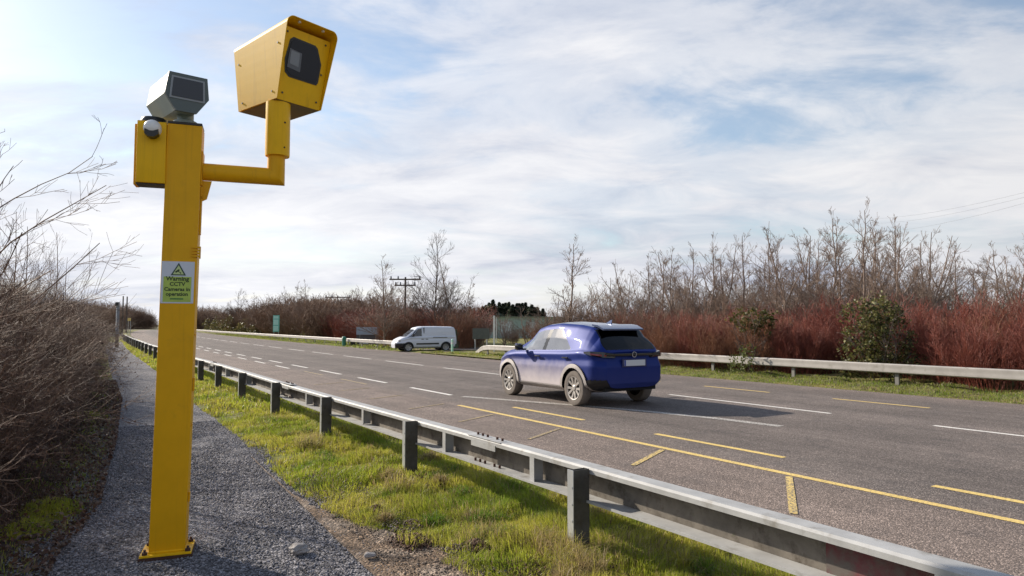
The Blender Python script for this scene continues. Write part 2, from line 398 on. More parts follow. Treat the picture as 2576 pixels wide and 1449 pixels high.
M['p_yellow'] = paint_mat('road_yellow', (.86, .62, .20), .36)
M['p_yellow_t'] = paint_mat('road_yellow_tick', (.86, .62, .20), .43)
M['p_yellow_w'] = paint_mat('road_yellow_worn', (.70, .50, .20), .47)
M['p_white'] = paint_mat('road_white', (.86, .82, .76), .34)
M['p_white_w'] = paint_mat('road_white_worn', (.72, .68, .63), .45)
M['p_red'] = paint_mat('road_red_tint', (.22, .10, .095), .50)
def strip(mb, s0, t0, s1, t1, w, z_=.004, n=None):
    n = n or max(1, int(abs(s1 - s0) / 1.5)); v = []; dx, dy = s1 - s0, t1 - t0; l = math.hypot(dx, dy); ox, oy = -dy / l * w / 2, dx / l * w / 2
    for i in range(n + 1):
        k = i / n; s, t = s0 + dx * k, t0 + dy * k
        v += [ST(s + ox, t + oy, z_), ST(s - ox, t - oy, z_)]
    mb.add(v, [(2 * i, 2 * i + 1, 2 * i + 3, 2 * i + 2) for i in range(n)])
def mark(name, mb, m): 
    o = mb.build(name, m, fixn=False)
    if o.data.polygons and o.data.polygons[0].normal.z < 0: o.data.flip_normals()
    o['kind'] = 'structure'; return o
mb = MB(); strip(mb, -10, 6.93, 12.75, 6.9, .11, n=20); mark('yellow_edge_line', mb, M['p_yellow'])
mb = MB()
for k in range(-3, 4):
    s0 = 9.57 - 4.07 * (k - 0) if k > 0 else 9.57 - 4.07 * k
for k in range(0, 5): strip(mb, 11.84 - 4.07 * k, 7.69, 9.57 - 4.07 * k, 7.71, .11)
mark('yellow_lane_dashes', mb, M['p_yellow'])
mb = MB()
for s0, s1 in ((3.84, 4.79), (6.19, 6.73), (1.4, 2.35), (-.8, .1)): strip(mb, s0, 5.75 if s0 > 5 else 5.5, s1, 6.79, .075, .006)
mark('yellow_ticks', mb, M['p_yellow_t'])
mb = MB()
for s0, s1 in ((8.42, 9.01), (10.58, 11.09), (12.71, 13.14), (14.9, 15.3), (17.1, 17.5), (19.2, 19.6)): strip(mb, s0, 5.75, s1, 6.75, .07, .006)
for s0 in (18.61, 22.8): strip(mb, s0, 7.08, s0 + 2.2, 7.08, .10)
mark('worn_yellow_ticks', mb, M['p_yellow_w'])
mb = MB()
for k in range(0, 22): strip(mb, 14.65 + 4.07 * k, 7.72, 17.0 + 4.07 * k, 7.72, .12)
for k in range(0, 9): strip(mb, 26.9 + 4.07 * k, 7.02, 29.0 + 4.07 * k, 7.02, .11)
mark('white_lane_dashes', mb, M['p_white'])
mb = MB()
for k in range(-2, 20): strip(mb, 7.7 + 6.05 * k, 12.24, 11.9 + 6.05 * k, 12.24, .11)
mark('centre_line_dashes', mb, M['p_white'])
mb = MB()
for k in range(-3, 3): strip(mb, 7.1 + 3.8 * k, 14.72, 9.2 + 3.8 * k, 14.72, .10)
mark('far_yellow_dashes', mb, M['p_yellow'])
mb = MB()
pts = [(17.5, 7.72), (14.22, 7.80), (13.4, 8.15), (12.53, 8.50), (11.2, 9.05), (9.71, 9.54), (8.4, 9.86), (7.19, 10.01)]
for a_, b_ in zip(pts[1:], pts[2:]): strip(mb, *a_, *b_, .2, .005)
mark('worn_white_curve', mb, M['p_white_w'])

# ------------------------------------------------------------------ crash barriers
def c_beam(mb_in, mb_out, path, hgt, dep, zt, side=-1):
    """open box beam along path of (s, t); open side faces smaller t. mb_out: top flange with lip; mb_in: web and bottom flange"""
    th = .008
    def sweep(mb, prof):
        n = len(prof); v = []
        for s, t, dz in path: v += [ST(s, t + q[0], zt + q[1] + dz) for q in prof]
        f = [(i * n + j, i * n + (j + 1) % n, (i + 1) * n + (j + 1) % n, (i + 1) * n + j) for i in range(len(path) - 1) for j in range(n)]
        f += [tuple(range(n)), tuple(range((len(path) - 1) * n, len(path) * n))]
        mb.add(v, f)
    d = dep
    # top flange, rounded nose with down lip
    sweep(mb_out, [(-d * .75, -.045), (-d * .75, -.014), (-d * .75 + .014, 0), (d * .2, 0), (d * .2, -th), (-d * .75 + .016, -th), (-d * .75 + .008, -.045)])
    sweep(mb_in, [(d * .2 - .001, -th - .001), (d * .2 - th, -th - .001), (d * .2 - th, -hgt + th + .001), (d * .2 - .001, -hgt + th + .001)])
    sweep(mb_out, [(d * .2, -hgt + th), (d * .2, -hgt), (-d, -hgt), (-d, -hgt + .018), (-d + .008, -hgt + .018), (-d + .008, -hgt + th)])
nb = empty('crash_barrier', tuple(ST(4.2, RAIL_T)))
tag(nb, 'grey steel open box beam barrier on dark posts beside the path, nearest the camera', 'crash barrier')
inv = Matrix.Translation(-nb.location)
def under(o, root): o.parent = root; o.matrix_parent_inverse = Matrix.Translation(-root.location); return o
mo, mi = MB(), MB()
pathp = [(s, RAIL_T, .012 * math.sin(s * .4)) for s in list(np.arange(-9, 30, 1.5)) + list(np.arange(30, 84, 3.))]
c_beam(mi, mo, pathp, .25, .14, .625)
under(mo.build('rail_flange', M['galv'], fixn=True), nb)
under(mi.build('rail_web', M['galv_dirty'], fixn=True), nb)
POST_S = [4.02 + 2.98 * k for k in range(-4, 27)]
def zpost(s, scale=1):
    a = ST(s, RAIL_T - .155); rz = A   # post web faces back along the road
    Mx = Matrix.Translation(a) @ Matrix.Rotation(A, 4, 'Z')
    p = MB(); p.box((-.012, -.055, -.3), (-.004, .055, .615), Mx)        # thin flange towards the path
    p.box((-.004, -.055, -.3), (.062, -.047, .612), Mx)                   # web facing the camera end
    p.box((.062, -.055, -.3), (.07, .055, .612), Mx)
    return p
for i, s in enumerate(POST_S):
    a = ST(s, RAIL_T - .225); Mx = Matrix.Translation(a) @ Matrix.Rotation(A + random.uniform(-.03, .03), 4, 'Z')
    p = MB()
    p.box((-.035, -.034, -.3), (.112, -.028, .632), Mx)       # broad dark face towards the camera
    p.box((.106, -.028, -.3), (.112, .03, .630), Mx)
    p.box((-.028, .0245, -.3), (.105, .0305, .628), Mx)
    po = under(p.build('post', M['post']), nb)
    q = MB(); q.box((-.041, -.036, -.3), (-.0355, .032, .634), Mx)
    for hz in (.15, .27, .39, .51): q.tube(Mx @ Vector((-.0445, -.02, hz)), Mx @ Vector((-.041, -.02, hz)), .008, n=6)
    under(q.build('flange', M['post_edge']), nb).parent = po
    po.children[0].matrix_parent_inverse = Matrix.Translation(-nb.location) @ Matrix.Identity(4)
    po.children[0].matrix_parent_inverse = (Matrix.Translation(-nb.location)).copy()
    po.children[0].matrix_parent_inverse = Matrix.Identity(4)
# stiffener plates inside the beam and splice joints with bolts
for k, s in enumerate([-.9, 1.55, 4.75, 6.35, 8.7, 11.3, 13.4, 15.9, 18.4, 21, 24, 27]):
    Mx = Matrix.Translation(ST(s, RAIL_T)) @ Matrix.Rotation(A, 4, 'Z')
    p = MB(); p.box((-.104, -.032, .386), (-.097, .032, .60), Mx); p.box((-.096, -.004, .386), (.008, .004, .612), Mx)
    under(p.build('stiffener', M['galv']), nb)
for k, s in enumerate([-2.2, 5.55, 12.6, 20.5]):
    Mx = Matrix.Translation(ST(s, RAIL_T)) @ Matrix.Rotation(A, 4, 'Z')
    p = MB(); p.box((-.110, -.22, .545), (-.107, .22, .6), Mx); p.box((-.105, -.30, .632), (.02, .30, .637), Mx)
    sp = under(p.build('splice_plate', M['galv']), nb)
    b = MB()
    for q in (-.22, -.13, .04, .13, .22): b.tube(Mx @ Vector((-.03, q, .637)), Mx @ Vector((-.03, q, .66)), .012, n=6); b.tube(Mx @ Vector((-.06, q, .39)), Mx @ Vector((-.06, q, .42)), .012, n=6)
    bo = under(b.build('bolt', M['rust']), nb)
# dark red patch on the web of the rail near the camera
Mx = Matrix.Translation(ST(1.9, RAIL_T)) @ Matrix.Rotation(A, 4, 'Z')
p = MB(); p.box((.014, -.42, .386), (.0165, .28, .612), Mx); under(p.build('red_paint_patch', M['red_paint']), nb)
nb.children[-1]['label'] = 'dark red patch on rail web'

def w_rail(name, path, label, posts, zt=.62, hgt=.25, group=None, mat_='far_rail'):
    root = empty(name, tuple(ST(path[0][0], path[0][1]))); tag(root, label, 'crash barrier', group)
    prof = [(.06, 0), (-.035, 0), (-.055, -.03), (-.056, -.10), (-.050, -.15), (-.056, -.20), (-.055, -.28), (-.035, -.31), (.06, -.31)]
    prof = [(a, b * hgt / .31) for a, b in prof]; back = [(a + (.006 if a < 0 else 0), b + (.008 if b < -.29 else -.008 if b > -.01 else 0)) for a, b in prof[::-1]]
    pr = prof + back; n = len(pr); v = []
    for s, t, dz in path: v += [ST(s, t + a, zt + b + dz) for a, b in pr]
    f = [(i * n + j, i * n + (j + 1) % n, (i + 1) * n + (j + 1) % n, (i + 1) * n + j) for i in range(len(path) - 1) for j in range(n)] + [tuple(range(n)), tuple(range(len(v) - n, len(v)))]
    m_ = MB(); m_.add(v, f); under(autosmooth(m_.build('rail', M[mat_])), root)
    for s, t in posts:
        Mx = Matrix.Translation(ST(s, t + .08)) @ Matrix.Rotation(A, 4, 'Z')
        p = MB(); p.box((-.03, -.05, -.3), (.03, -.044, zt - .03), Mx); p.box((-.03, -.044, -.3), (-.024, .05, zt - .03), Mx); p.box((-.0235, .044, -.3), (.03, .05, zt - .03), Mx)
        under(p.build('post', M['far_post']), root)
    return root
pth = [(s, 18.95, 0) for s in np.arange(-12, 19, 2)] + [(20, 18.8, 0), (23, 18.35, .02), (26, 17.95, .03), (28.5, 17.85, .03), (30.5, 18.15, 0), (32, 18.7, -.08), (33.2, 19.2, -.2), (34.2, 19.6, -.38), (34.8, 19.8, -.5)]
w_rail('crash_barrier', pth, 'pale weathered steel barrier across the road in front of the red bushes', [(s, 18.95) for s in np.arange(-6, 19, 3.2)] + [(22, 18.5), (25.5, 18.0), (28.5, 17.85), (31.2, 18.4)])
pth = [(s, 17.75, 0) for s in np.arange(42, 84, 3)] + [(s, 17.75 - (s - 84) * .012, 0) for s in np.arange(87, 190, 6)]
w_rail('crash_barrier', pth, 'long pale barrier on the far verge left of the white van', [(s, 17.75) for s in np.arange(42.5, 84, 3.2)], zt=.6)
# barrier at the far left beyond the path
pth = [(86, t, 0) for t in np.arange(-9, 2, 2.5)] + [(86.5, 3, 0), (88, 4.2, 0)]
def rail_xy(name, pts, label, zt, hgt):
    root = empty(name, tuple(ST(*pts[0]))); tag(root, label, 'crash barrier')
    v = []
    for s, t in pts: v += [ST(s, t, zt), ST(s, t, zt - hgt), ST(s + .08, t, zt - hgt), ST(s + .08, t, zt)]
    f = [(4 * i + j, 4 * i + (j + 1) % 4, 4 * i + 4 + (j + 1) % 4, 4 * i + 4 + j) for i in range(len(pts) - 1) for j in range(4)] + [(0, 1, 2, 3), tuple(range(len(v) - 4, len(v)))]
    m_ = MB(); m_.add(v, f); under(m_.build('rail', M['galv']), root)
    for s, t in pts: m_ = MB(); m_.tube(ST(s + .13, t, -.3), ST(s + .13, t, zt), .05, n=6); under(m_.build('post', M['far_rail']), root)
rail_xy('crash_barrier', [(88, -8), (87.5, -5), (87, -2), (86.5, 1), (86, 3.2)], 'short pale barrier crossing beyond the far end of the path', .75, .35)

# ------------------------------------------------------------------ speed camera
YAW = R(20); SCX = empty('speed_camera', (-2.50, 5.17, 0.0), YAW)
tag(SCX, 'tall yellow roadside camera post with boxed head on side arm, standing on gravel path', 'speed camera')
ZB = .03
LEAN = .0149
Sh = Matrix(((1, 0, LEAN, -.048), (0, 1, 0, 0), (0, 0, 1, 0), (0, 0, 0, 1)))
p = MB(); p.box((-.120, -.10, ZB + .012), (.120, .10, 3.205), Sh, bev=.006); post = autosmooth(p.build('post', M['yellow'], SCX))
p = MB(); p.box((-.118, -.098, 3.206), (.118, .098, 3.226), Sh, bev=.004); cap = p.build('post_cap', M['dark_metal'], SCX)
p = MB(); p.box((-.222, -.145, ZB), (.118, .145, ZB + .016), bev=.003)
bp_ = p.build('base_plate', M['yellow_side'], SCX)
p = MB(); p.box((-.229, -.152, ZB - .03), (.125, .152, ZB - .001)); p.build('grout_pad', M['rust'], SCX)
for bx_, by_ in ((-.190, -.118), (.092, -.118), (-.190, .112), (.092, .112)):
    p = MB(); p.tube((bx_, by_, ZB + .016), (bx_, by_, ZB + .034), .02, n=6); p.tube((bx_, by_, ZB + .034), (bx_, by_, ZB + .052), .009, n=8); p.build('bolt', M['rust'], bp_)
p = MB(); p.box((-.124, -.104, ZB + .017), (.124, .104, ZB + .03), Matrix.Translation((-.048, 0, 0)), bev=.003); p.build('weld_collar', M['yellow_side'], SCX)
# hinges on the right edge
for hz, hh in ((2.70, .1), (2.53, .30), (1.25, .10), (.42, .07), (.95, .02), (1.62, .02)):
    p = MB(); p.box((.121, -.06, hz - hh / 2), (.134 if hh > .05 else .128, -.02, hz + hh / 2), Sh, bev=.003); p.build('hinge', M['yellow'], SCX)
p = MB()
for i in range(4): p.box((.085, -.112, 2.205 + i * .022), (.134, -.1005, 2.217 + i * .022), Sh)
p.box((.135, -.112, 2.195), (.142, -.07, 2.285), Sh)
p.build('vent', M['yellow'], SCX)
# triangular gusset under the arm
p = MB(); p.prism([(.130, 2.80), (.195, 2.80), (.165, 2.66), (.130, 2.64)], -.03, -.018, Sh); p.build('gusset', M['yellow'], SCX)
p = MB(); p.box((.1205, -.075, 2.76), (.1295, .075, 3.02), Sh, bev=.003); p.build('arm_flange', M['yellow'], SCX)
# arm, elbow, sleeve
ax = .655
p = MB(); p.tube((.12, 0, 2.885), (ax + .067, 0, 2.885), .073, n=20)
bmv = p.v
arm = MB(); n = 20
def ring(c, e, h, r): return [c + (e * math.cos(2 * math.pi * i / n) + h * math.sin(2 * math.pi * i / n)) * r for i in range(n)]
r_ = .067
# mitred tube: along x to the elbow, then up
rings = []
ey_, ez_, exx = Vector((0, 1, 0)), Vector((0, 0, 1)), Vector((1, 0, 0))
rings.append([Vector((.126, math.cos(t) * r_, 2.875 + math.sin(t) * r_ )) for t in [2 * math.pi * i / n for i in range(n)]])
rings.append([Vector((ax - math.sin(t) * r_, math.cos(t) * r_, 2.875 + math.sin(t) * r_)) for t in [2 * math.pi * i / n for i in range(n)]])
rings.append([Vector((ax - math.sin(t) * r_, math.cos(t) * r_, 3.10)) for t in [2 * math.pi * i / n for i in range(n)]])
v = sum(rings, []); f = [(k * n + i, k * n + (i + 1) % n, (k + 1) * n + (i + 1) % n, (k + 1) * n + i) for k in range(2) for i in range(n)] + [tuple(range(n)), tuple(range(2 * n, 3 * n))]
arm.add(v, f); autosmooth(arm.build('arm', M['yellow'], SCX), 30)
p = MB(); p.lathe([(.0, 3.04), (.092, 3.04), (.094, 3.055), (.094, 3.47), (0, 3.47)], Matrix.Translation((ax + .008, 0, 0)), 28); sl_ = autosmooth(p.build('sleeve', M['yellow_side'], SCX))
for hx, hz in ((.03, 3.10), (.05, 3.30), (.02, 3.30)):
    p = MB(); t = -math.acos(0.5 + hx); p.tube((ax + .008 + .093 * math.cos(t), .093 * math.sin(t), hz), (ax + .008 + .098 * math.cos(t), .098 * math.sin(t), hz), .007, n=6); p.build('screw', M['rust'], sl_)
# housing in its own frame (world coordinates of the fit)
PH = .897; NCX = Vector((ax_ := .79 - .14 + .012, 0, 0))
H1 = Vector((math.cos(PH - YAW), math.sin(PH - YAW), 0)); H2 = Vector((-math.sin(PH - YAW), math.cos(PH - YAW), 0))
C0 = Vector((.79, 0, 0)) + H1 * .012 + H2 * .02
def HL(a, b, z_): return C0 + H1 * a + H2 * b + Vector((0, 0, z_))
wt, wb, ft, fb, kt, kb, zt, zb, zk = .226, .197, .191, .062, .535, .493, 4.033, 3.472, 3.98
p = MB()
rec = .035
vs = [HL(-wb, -fb + rec * .2, zb), HL(wb, -fb + rec * .2, zb), HL(wb, kb, zb), HL(-wb, kb, zb), HL(-wt, -ft + rec, zt), HL(wt, -ft + rec, zt), HL(wt, kt, zk), HL(-wt, kt, zk)]
p.add(vs, [(0, 3, 2, 1), (4, 5, 6, 7), (0, 1, 5, 4), (1, 2, 6, 5), (2, 3, 7, 6), (3, 0, 4, 7)])
hs = p.build('camera_housing', M['yellow_side'], SCX)
p = MB(); p.add([HL(-wb + .004, -fb + .012, zb - .004), HL(wb - .004, -fb + .012, zb - .004), HL(wb - .004, kb - .004, zb - .004), HL(-wb + .004, kb - .004, zb - .004), HL(-wb + .004, -fb + .012, zb - .001), HL(wb - .004, -fb + .012, zb - .001), HL(wb - .004, kb - .004, zb - .001), HL(-wb + .004, kb - .004, zb - .001)],
      [(0, 3, 2, 1), (4, 5, 6, 7), (0, 1, 5, 4), (1, 2, 6, 5), (2, 3, 7, 6), (3, 0, 4, 7)])
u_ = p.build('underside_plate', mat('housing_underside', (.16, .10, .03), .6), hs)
# hood: folded sheet over top and both sides, its front edge leaning forward
def hood_section(k):   # k 0..1 along the outline from left bottom over the top to right bottom -> (a, z, front protrusion)
    pass
outl = []
rad = .055
zt2 = zt + .052; wt2 = wt + .006; wb2 = wb + .006
def side_w(z_): return wb2 + (wt2 - wb2) * (z_ - zb) / (zt - zb)
for z_ in np.linspace(zb + .002, zt2 - rad, 8): outl.append((-side_w(z_), z_))
for t in np.linspace(180, 90, 13)[1:]: outl.append((-side_w(zt2 - rad) + rad + rad * math.cos(R(t)), zt2 - rad + rad * math.sin(R(t))))
outl += [(-a, z_) for a, z_ in outl[::-1]]
v = []; th = .005
for a, z_ in outl:
    k = (z_ - zb) / (zt2 - zb)
    fr = -(fb + (ft + .055 - fb) * k) - .004; bk = kb + (kt - kb) * k + .006
    sc_ = 1 - th / max(abs(a), .1) if abs(a) > .05 else 1
    dz = -(zt2 - zk) * .9
    v += [HL(a, fr, z_), HL(a, bk, z_ + dz * .0 - (zt2 - .048 - zk) * k)]
n_ = len(outl)
f = [(2 * i, 2 * i + 2, 2 * i + 3, 2 * i + 1) for i in range(n_ - 1)]
p = MB(); p.add(v, f); hood = p.build('hood', M['yellow_side'], hs)
md = hood.modifiers.new('Solidify', 'SOLIDIFY'); md.thickness = .006; md.offset = 0
p = MB(); vs = [HL(-wt, kt + .008, zk + .03), HL(wt, kt + .008, zk + .03), HL(wb, kb + .008, zb), HL(-wb, kb + .008, zb)]
p.add(vs, [(0, 1, 2, 3)]); p.build('back_panel', M['yellow_side'], hs)
# window polygon on the front plane
def FP(a, k, off=0.):   # a across in metres at plane, k height 0..1
    base = HL(0, -fb + rec * .2, zb).lerp(HL(0, -ft + rec, zt), k); nrm = Vector((0, 0, 0)) + (-H2) * 1.0 * off
    return base + H1 * a + nrm + Vector((0, 0, -.2 * off))
win = [(-.10, .82), (.075, .80), (.13, .74), (.16, .55), (.125, .30), (.095, .24), (-.115, .31), (-.150, .37), (-.155, .55), (-.125, .76)]
win = [(-.118, .885), (.085, .875), (.110, .845), (.160, .64), (.150, .38), (.135, .335), (-.120, .335), (-.160, .39), (-.172, .56), (-.145, .84)]
def flat(poly, off0, off1):
    m_ = MB(); n = len(poly); v = [FP(a, k, off0) for a, k in poly] + [FP(a, k, off1) for a, k in poly]
    return m_.add(v, [tuple(range(n)), tuple(range(n, 2 * n))[::-1]] + [(i, (i + 1) % n, n + (i + 1) % n, n + i) for i in range(n)])
def shrink(poly, q, qk):
    ca = sum(a for a, _ in poly) / len(poly); ck = sum(k for _, k in poly) / len(poly)
    return [(ca + (a - ca) * q, ck + (k - ck) * qk) for a, k in poly]
wf = flat(win, -.01, .004).build('window_gasket', M['black_plastic'], hs)
flat(shrink(win, .90, .90), .0045, .007).build('window_glass', M['glass_dark'], wf)
flat([(-.140, .72), (-.03, .70), (-.03, .44), (-.148, .46)], .0075, .009).build('lens', mat('lens_block', (.11, .12, .14), .3), wf)
flat([(-.128, .70), (-.05, .69), (-.05, .50), (-.132, .515)], .0095, .011).build('lens', M['glass_lens'], wf)
def rivet(pos, d): 
    m_ = MB(); m_.tube(pos, pos + d * .004, .008, n=8); m_.build('rivet', M['dark_metal'], hs)
sd_ = -H1
for b_, z_ in ((-.10, 3.9), (kt - .06, 3.86), (kb - .06, 3.53), (0, 3.54)): 
    rivet(HL(-side_w(z_ + (.05 if b_ > .2 else .02)) - .0015, b_, z_), sd_)
for a, k in ((-.175, .93), (.18, .93), (.155, .1), (-.16, .1), (.17, .5)):
    rivet(FP(a, k, .002), -H2)
for a in (-.11, .11): 
    m_ = MB(); q = HL(a, -ft - .02, zt2 - .007); m_.tube(q, q - Vector((0, 0, .012)), .012, n=8); m_.build('screw', M['white_plastic'], hood)
# radar head (pale grey green box with screen)
RH = MB(); Mr = Matrix.Translation((-.045, -.03, 3.415)) @ Matrix.Rotation(R(20), 4, 'Z') @ Matrix.Rotation(R(4), 4, 'X') @ Matrix.Diagonal((.96, 1, .88, 1))
hexo = [(-.128, .165), (.140, .165), (.158, -.01), (.075, -.14), (-.075, -.14), (-.152, -.01)]
RH.prism(hexo, -.16, .42, Mr); head = RH.build('radar_head', M['grey_green'], SCX)
p = MB(); p.prism([(a * 1.03, b * 1.03) for a, b in hexo], -.185, -.155, Mr); bez = p.build('bezel', mat('head_bezel', (.10, .13, .135), .45), head)
p = MB(); p.prism([(-.114, .140), (.124, .140), (.132, -.045), (-.126, -.045)], -.190, -.1855, Mr); p.build('screen_frame', M['screen_frame'], bez)
p = MB(); p.prism([(-.100, .126), (.110, .126), (.117, -.030), (-.111, -.030)], -.194, -.1905, Mr); p.build('screen', mat('screen_dark', (.035, .042, .06), .3), bez)
p = MB(); p.lathe([(0, 3.226), (.085, 3.226), (.085, 3.25), (.06, 3.26), (.06, 3.34), (0, 3.34)], Matrix.Translation((-.01, 0, 0)), 20); autosmooth(p.build('swivel_mount', M['grey_green'], SCX))
# side box with dome
p = MB(); p.box((-.318, -.115, 2.745), (-.124, .06, 3.205), bev=.006); sb = autosmooth(p.build('side_box', M['yellow_side'], SCX))
p = MB(); p.box((-.342, -.06, 2.735), (-.3185, .07, 3.19), bev=.004); p.build('box_rail', M['yellow'], sb)
p = MB(); p.box((-.320, -.095, 2.735), (-.126, .05, 2.7445)); p.build('box_base', M['dark_metal'], sb)
p = MB(); p.lathe([(0, 3.206), (.088, 3.206), (.088, 3.228), (.078, 3.245), (0, 3.25)], Matrix.Translation((-.222, -.03, 0)), 24); autosmooth(p.build('box_cap', M['black_plastic'], sb))
Md = Matrix.Translation((-.213, -.115, 3.145)) @ Matrix.Rotation(R(90), 4, 'X')
p = MB(); p.lathe([(.060, 0), (.060, .04), (.053, .062), (.034, .080), (.015, .086), (0, .087)], Md, 24); dm = autosmooth(p.build('dome_sensor', M['white_plastic'], sb), 60)
p = MB(); p.prism([(-.046, .008), (-.012, -.006), (.012, -.006), (.046, .008), (.046, -.028), (.016, -.050), (-.016, -.050), (-.046, -.028)], -.196, -.12, Matrix.Translation((-.213, 0, 3.120))); p.build('sensor_eye', M['black_plastic'], dm)
# warning sticker
Mst = Sh @ Matrix.Translation((-.002, -.1, 2.012))
p = MB(); p.box((-.114, -.0022, -.156), (.108, -.0004, .156), Mst); stk = p.build('warning_sticker', M['sticker_white'], SCX)
stk['label'] = 'warning sticker reading Warning CCTV Cameras in operation'
p = MB(); p.box((-.098, -.0032, -.146), (.090, -.0024, .042), Mst); p.build('green_panel', M['sticker_green'], stk)
p = MB(); tri = [(-.052, .052), (.052, .052), (0, .146)]; p.prism(tri, -.0034, -.0024, Mst); p.build('warning_triangle', M['ink_tri'], stk)
p = MB(); p.prism([(-.037, .060), (.037, .060), (0, .128)], -.0044, -.0036, Mst); p.build('triangle_fill', M['tri_fill'], stk)
p = MB(); p.prism([(-.024, .079), (-.016, .070), (.009, .089), (.003, .100)], -.0054, -.0046, Mst); p.prism([(.0, .084), (.018, .074), (.018, .064), (.012, .064), (.012, .071), (-.003, .079)], -.0054, -.0046, Mst); p.build('camera_symbol', M['ink'], stk)
for txt, zt_, sz in (('Warning', .026, .044), ('CCTV', -.014, .040), ('Cameras in', -.052, .038), ('operation', -.088, .038)):
    text_mesh('lettering', txt, sz, Mst @ Matrix.Translation((-.004, -.0040, zt_)), M['ink'], stk, bold=.0012, ext=.0004)
p = MB(); p.box((-.05, -.0040, -.128), (.04, -.0034, -.118), Mst); p.build('lettering_line', mat('green_ink', (.06, .20, .05), .5), stk)
# thing behind the post in the road: box of a far lorry is left out

exec_vehicles = True
# ------------------------------------------------------------------ vehicles
def glass_mat(name, tint, mixf):
    global nt
    m = bpy.data.materials.new(name); m.use_nodes = True; nt = m.node_tree
    o = nt.nodes['Material Output']; nt.nodes.remove(nt.nodes['Principled BSDF'])
    tr = N('ShaderNodeBsdfTransparent'); tr.inputs[0].default_value = (*tint, 1)
    gl_ = N('ShaderNodeBsdfGlossy'); gl_.inputs['Roughness'].default_value = .03
    fr = N('ShaderNodeFresnel'); fr.inputs[0].default_value = 1.5
    k = mathn('ADD', mathn('MULTIPLY', fr.outputs[0], 1.), mixf, clamp=True)
    mx = N('ShaderNodeMixShader'); L(k, mx.inputs[0]); L(tr.outputs[0], mx.inputs[1]); L(gl_.outputs[0], mx.inputs[2]); L(mx.outputs[0], o.inputs[0])
    return m
M['car_glass'] = glass_mat('car_glass', (.70, .76, .72), .40)
M['rear_glass'] = glass_mat('tinted_rear_glass', (.05, .055, .06), .0)
M['van_glass'] = glass_mat('van_glass', (.18, .2, .21), .08)
def car_paint(name, col, dirt, z0, z1, amount):
    """metallic paint; road dirt on the lower flanks, as the car carries it"""
    global nt
    m = bpy.data.materials.new(name); m.use_nodes = True; nt = m.node_tree
    b = nt.nodes['Principled BSDF']; b.inputs['Coat Roughness'].default_value = .03; b.inputs['Specular IOR Level'].default_value = .2
    vec = N('ShaderNodeTexCoord').outputs['Object']; s_ = N('ShaderNodeSeparateXYZ'); L(vec, s_.inputs[0])
    n_ = noise(vec, 5, 6, .6)
    h = mathn('ADD', s_.outputs[2], mathn('MULTIPLY', mathn('SUBTRACT', n_, .5), .22))
    k = ramp(mathn('DIVIDE', mathn('SUBTRACT', h, z0), z1 - z0), [(0, g(amount)), (1, g(0))])
    # dirt thins towards the tailgate
    kx = ramp(mathn('MULTIPLY', s_.outputs[0], .25), [(.0, g(.04)), (.05, g(1))]); k = mathn('MULTIPLY', k, kx)
    mx = N('ShaderNodeMix', data_type='RGBA'); L(k, mx.inputs[0]); mx.inputs[6].default_value = (*col, 1); mx.inputs[7].default_value = (*dirt, 1)
    L(mx.outputs[2], b.inputs['Base Color'])
    L(mathn('ADD', mathn('MULTIPLY', k, .3), .5), b.inputs['Roughness'])
    L(mathn('MULTIPLY', mathn('SUBTRACT', 1., k), .15), b.inputs['Metallic'])
    L(mathn('MULTIPLY', mathn('SUBTRACT', 1., k), .10), b.inputs['Coat Weight'])
    return m
M['blue'] = car_paint('blue_car_paint', (.004, .020, .165), (.62, .56, .56), .40, .86, .95)
M['white_car'] = car_paint('white_van_paint', (.66, .69, .76), (.40, .37, .33), .2, .5, .5)
M['cladding'] = mat('dusty_cladding', (.42, .385, .365), .65, var=.15, scale=4)
M['tyre'] = mat('dusty_tyre', (.17, .145, .125), .85, var=.2, scale=8)
M['tyre_black'] = mat('tyre_black', (.03, .03, .03), .85)
M['rim'] = mat('dusty_alloy', (.50, .47, .44), .4, metal=.5)
M['silver'] = mat('silver_wheel', (.45, .46, .48), .35, metal=.7)
M['dark_arch'] = mat('wheel_well', (.012, .012, .012), .9)
M['roof_silver'] = mat('roof_grey', (.10, .13, .24), .25, metal=.5, coat=.6)  # sky reflection on the roof mixed into the base colour
M['gloss_black'] = mat('gloss_black', (.012, .012, .014), .12, coat=.5)
M['tail_red'] = mat('tail_light_red', (.22, .02, .015), .15, coat=.6)
M['plate'] = mat('number_plate', (.62, .64, .66), .45)
M['interior'] = mat('car_interior', (.03, .03, .033), .7)
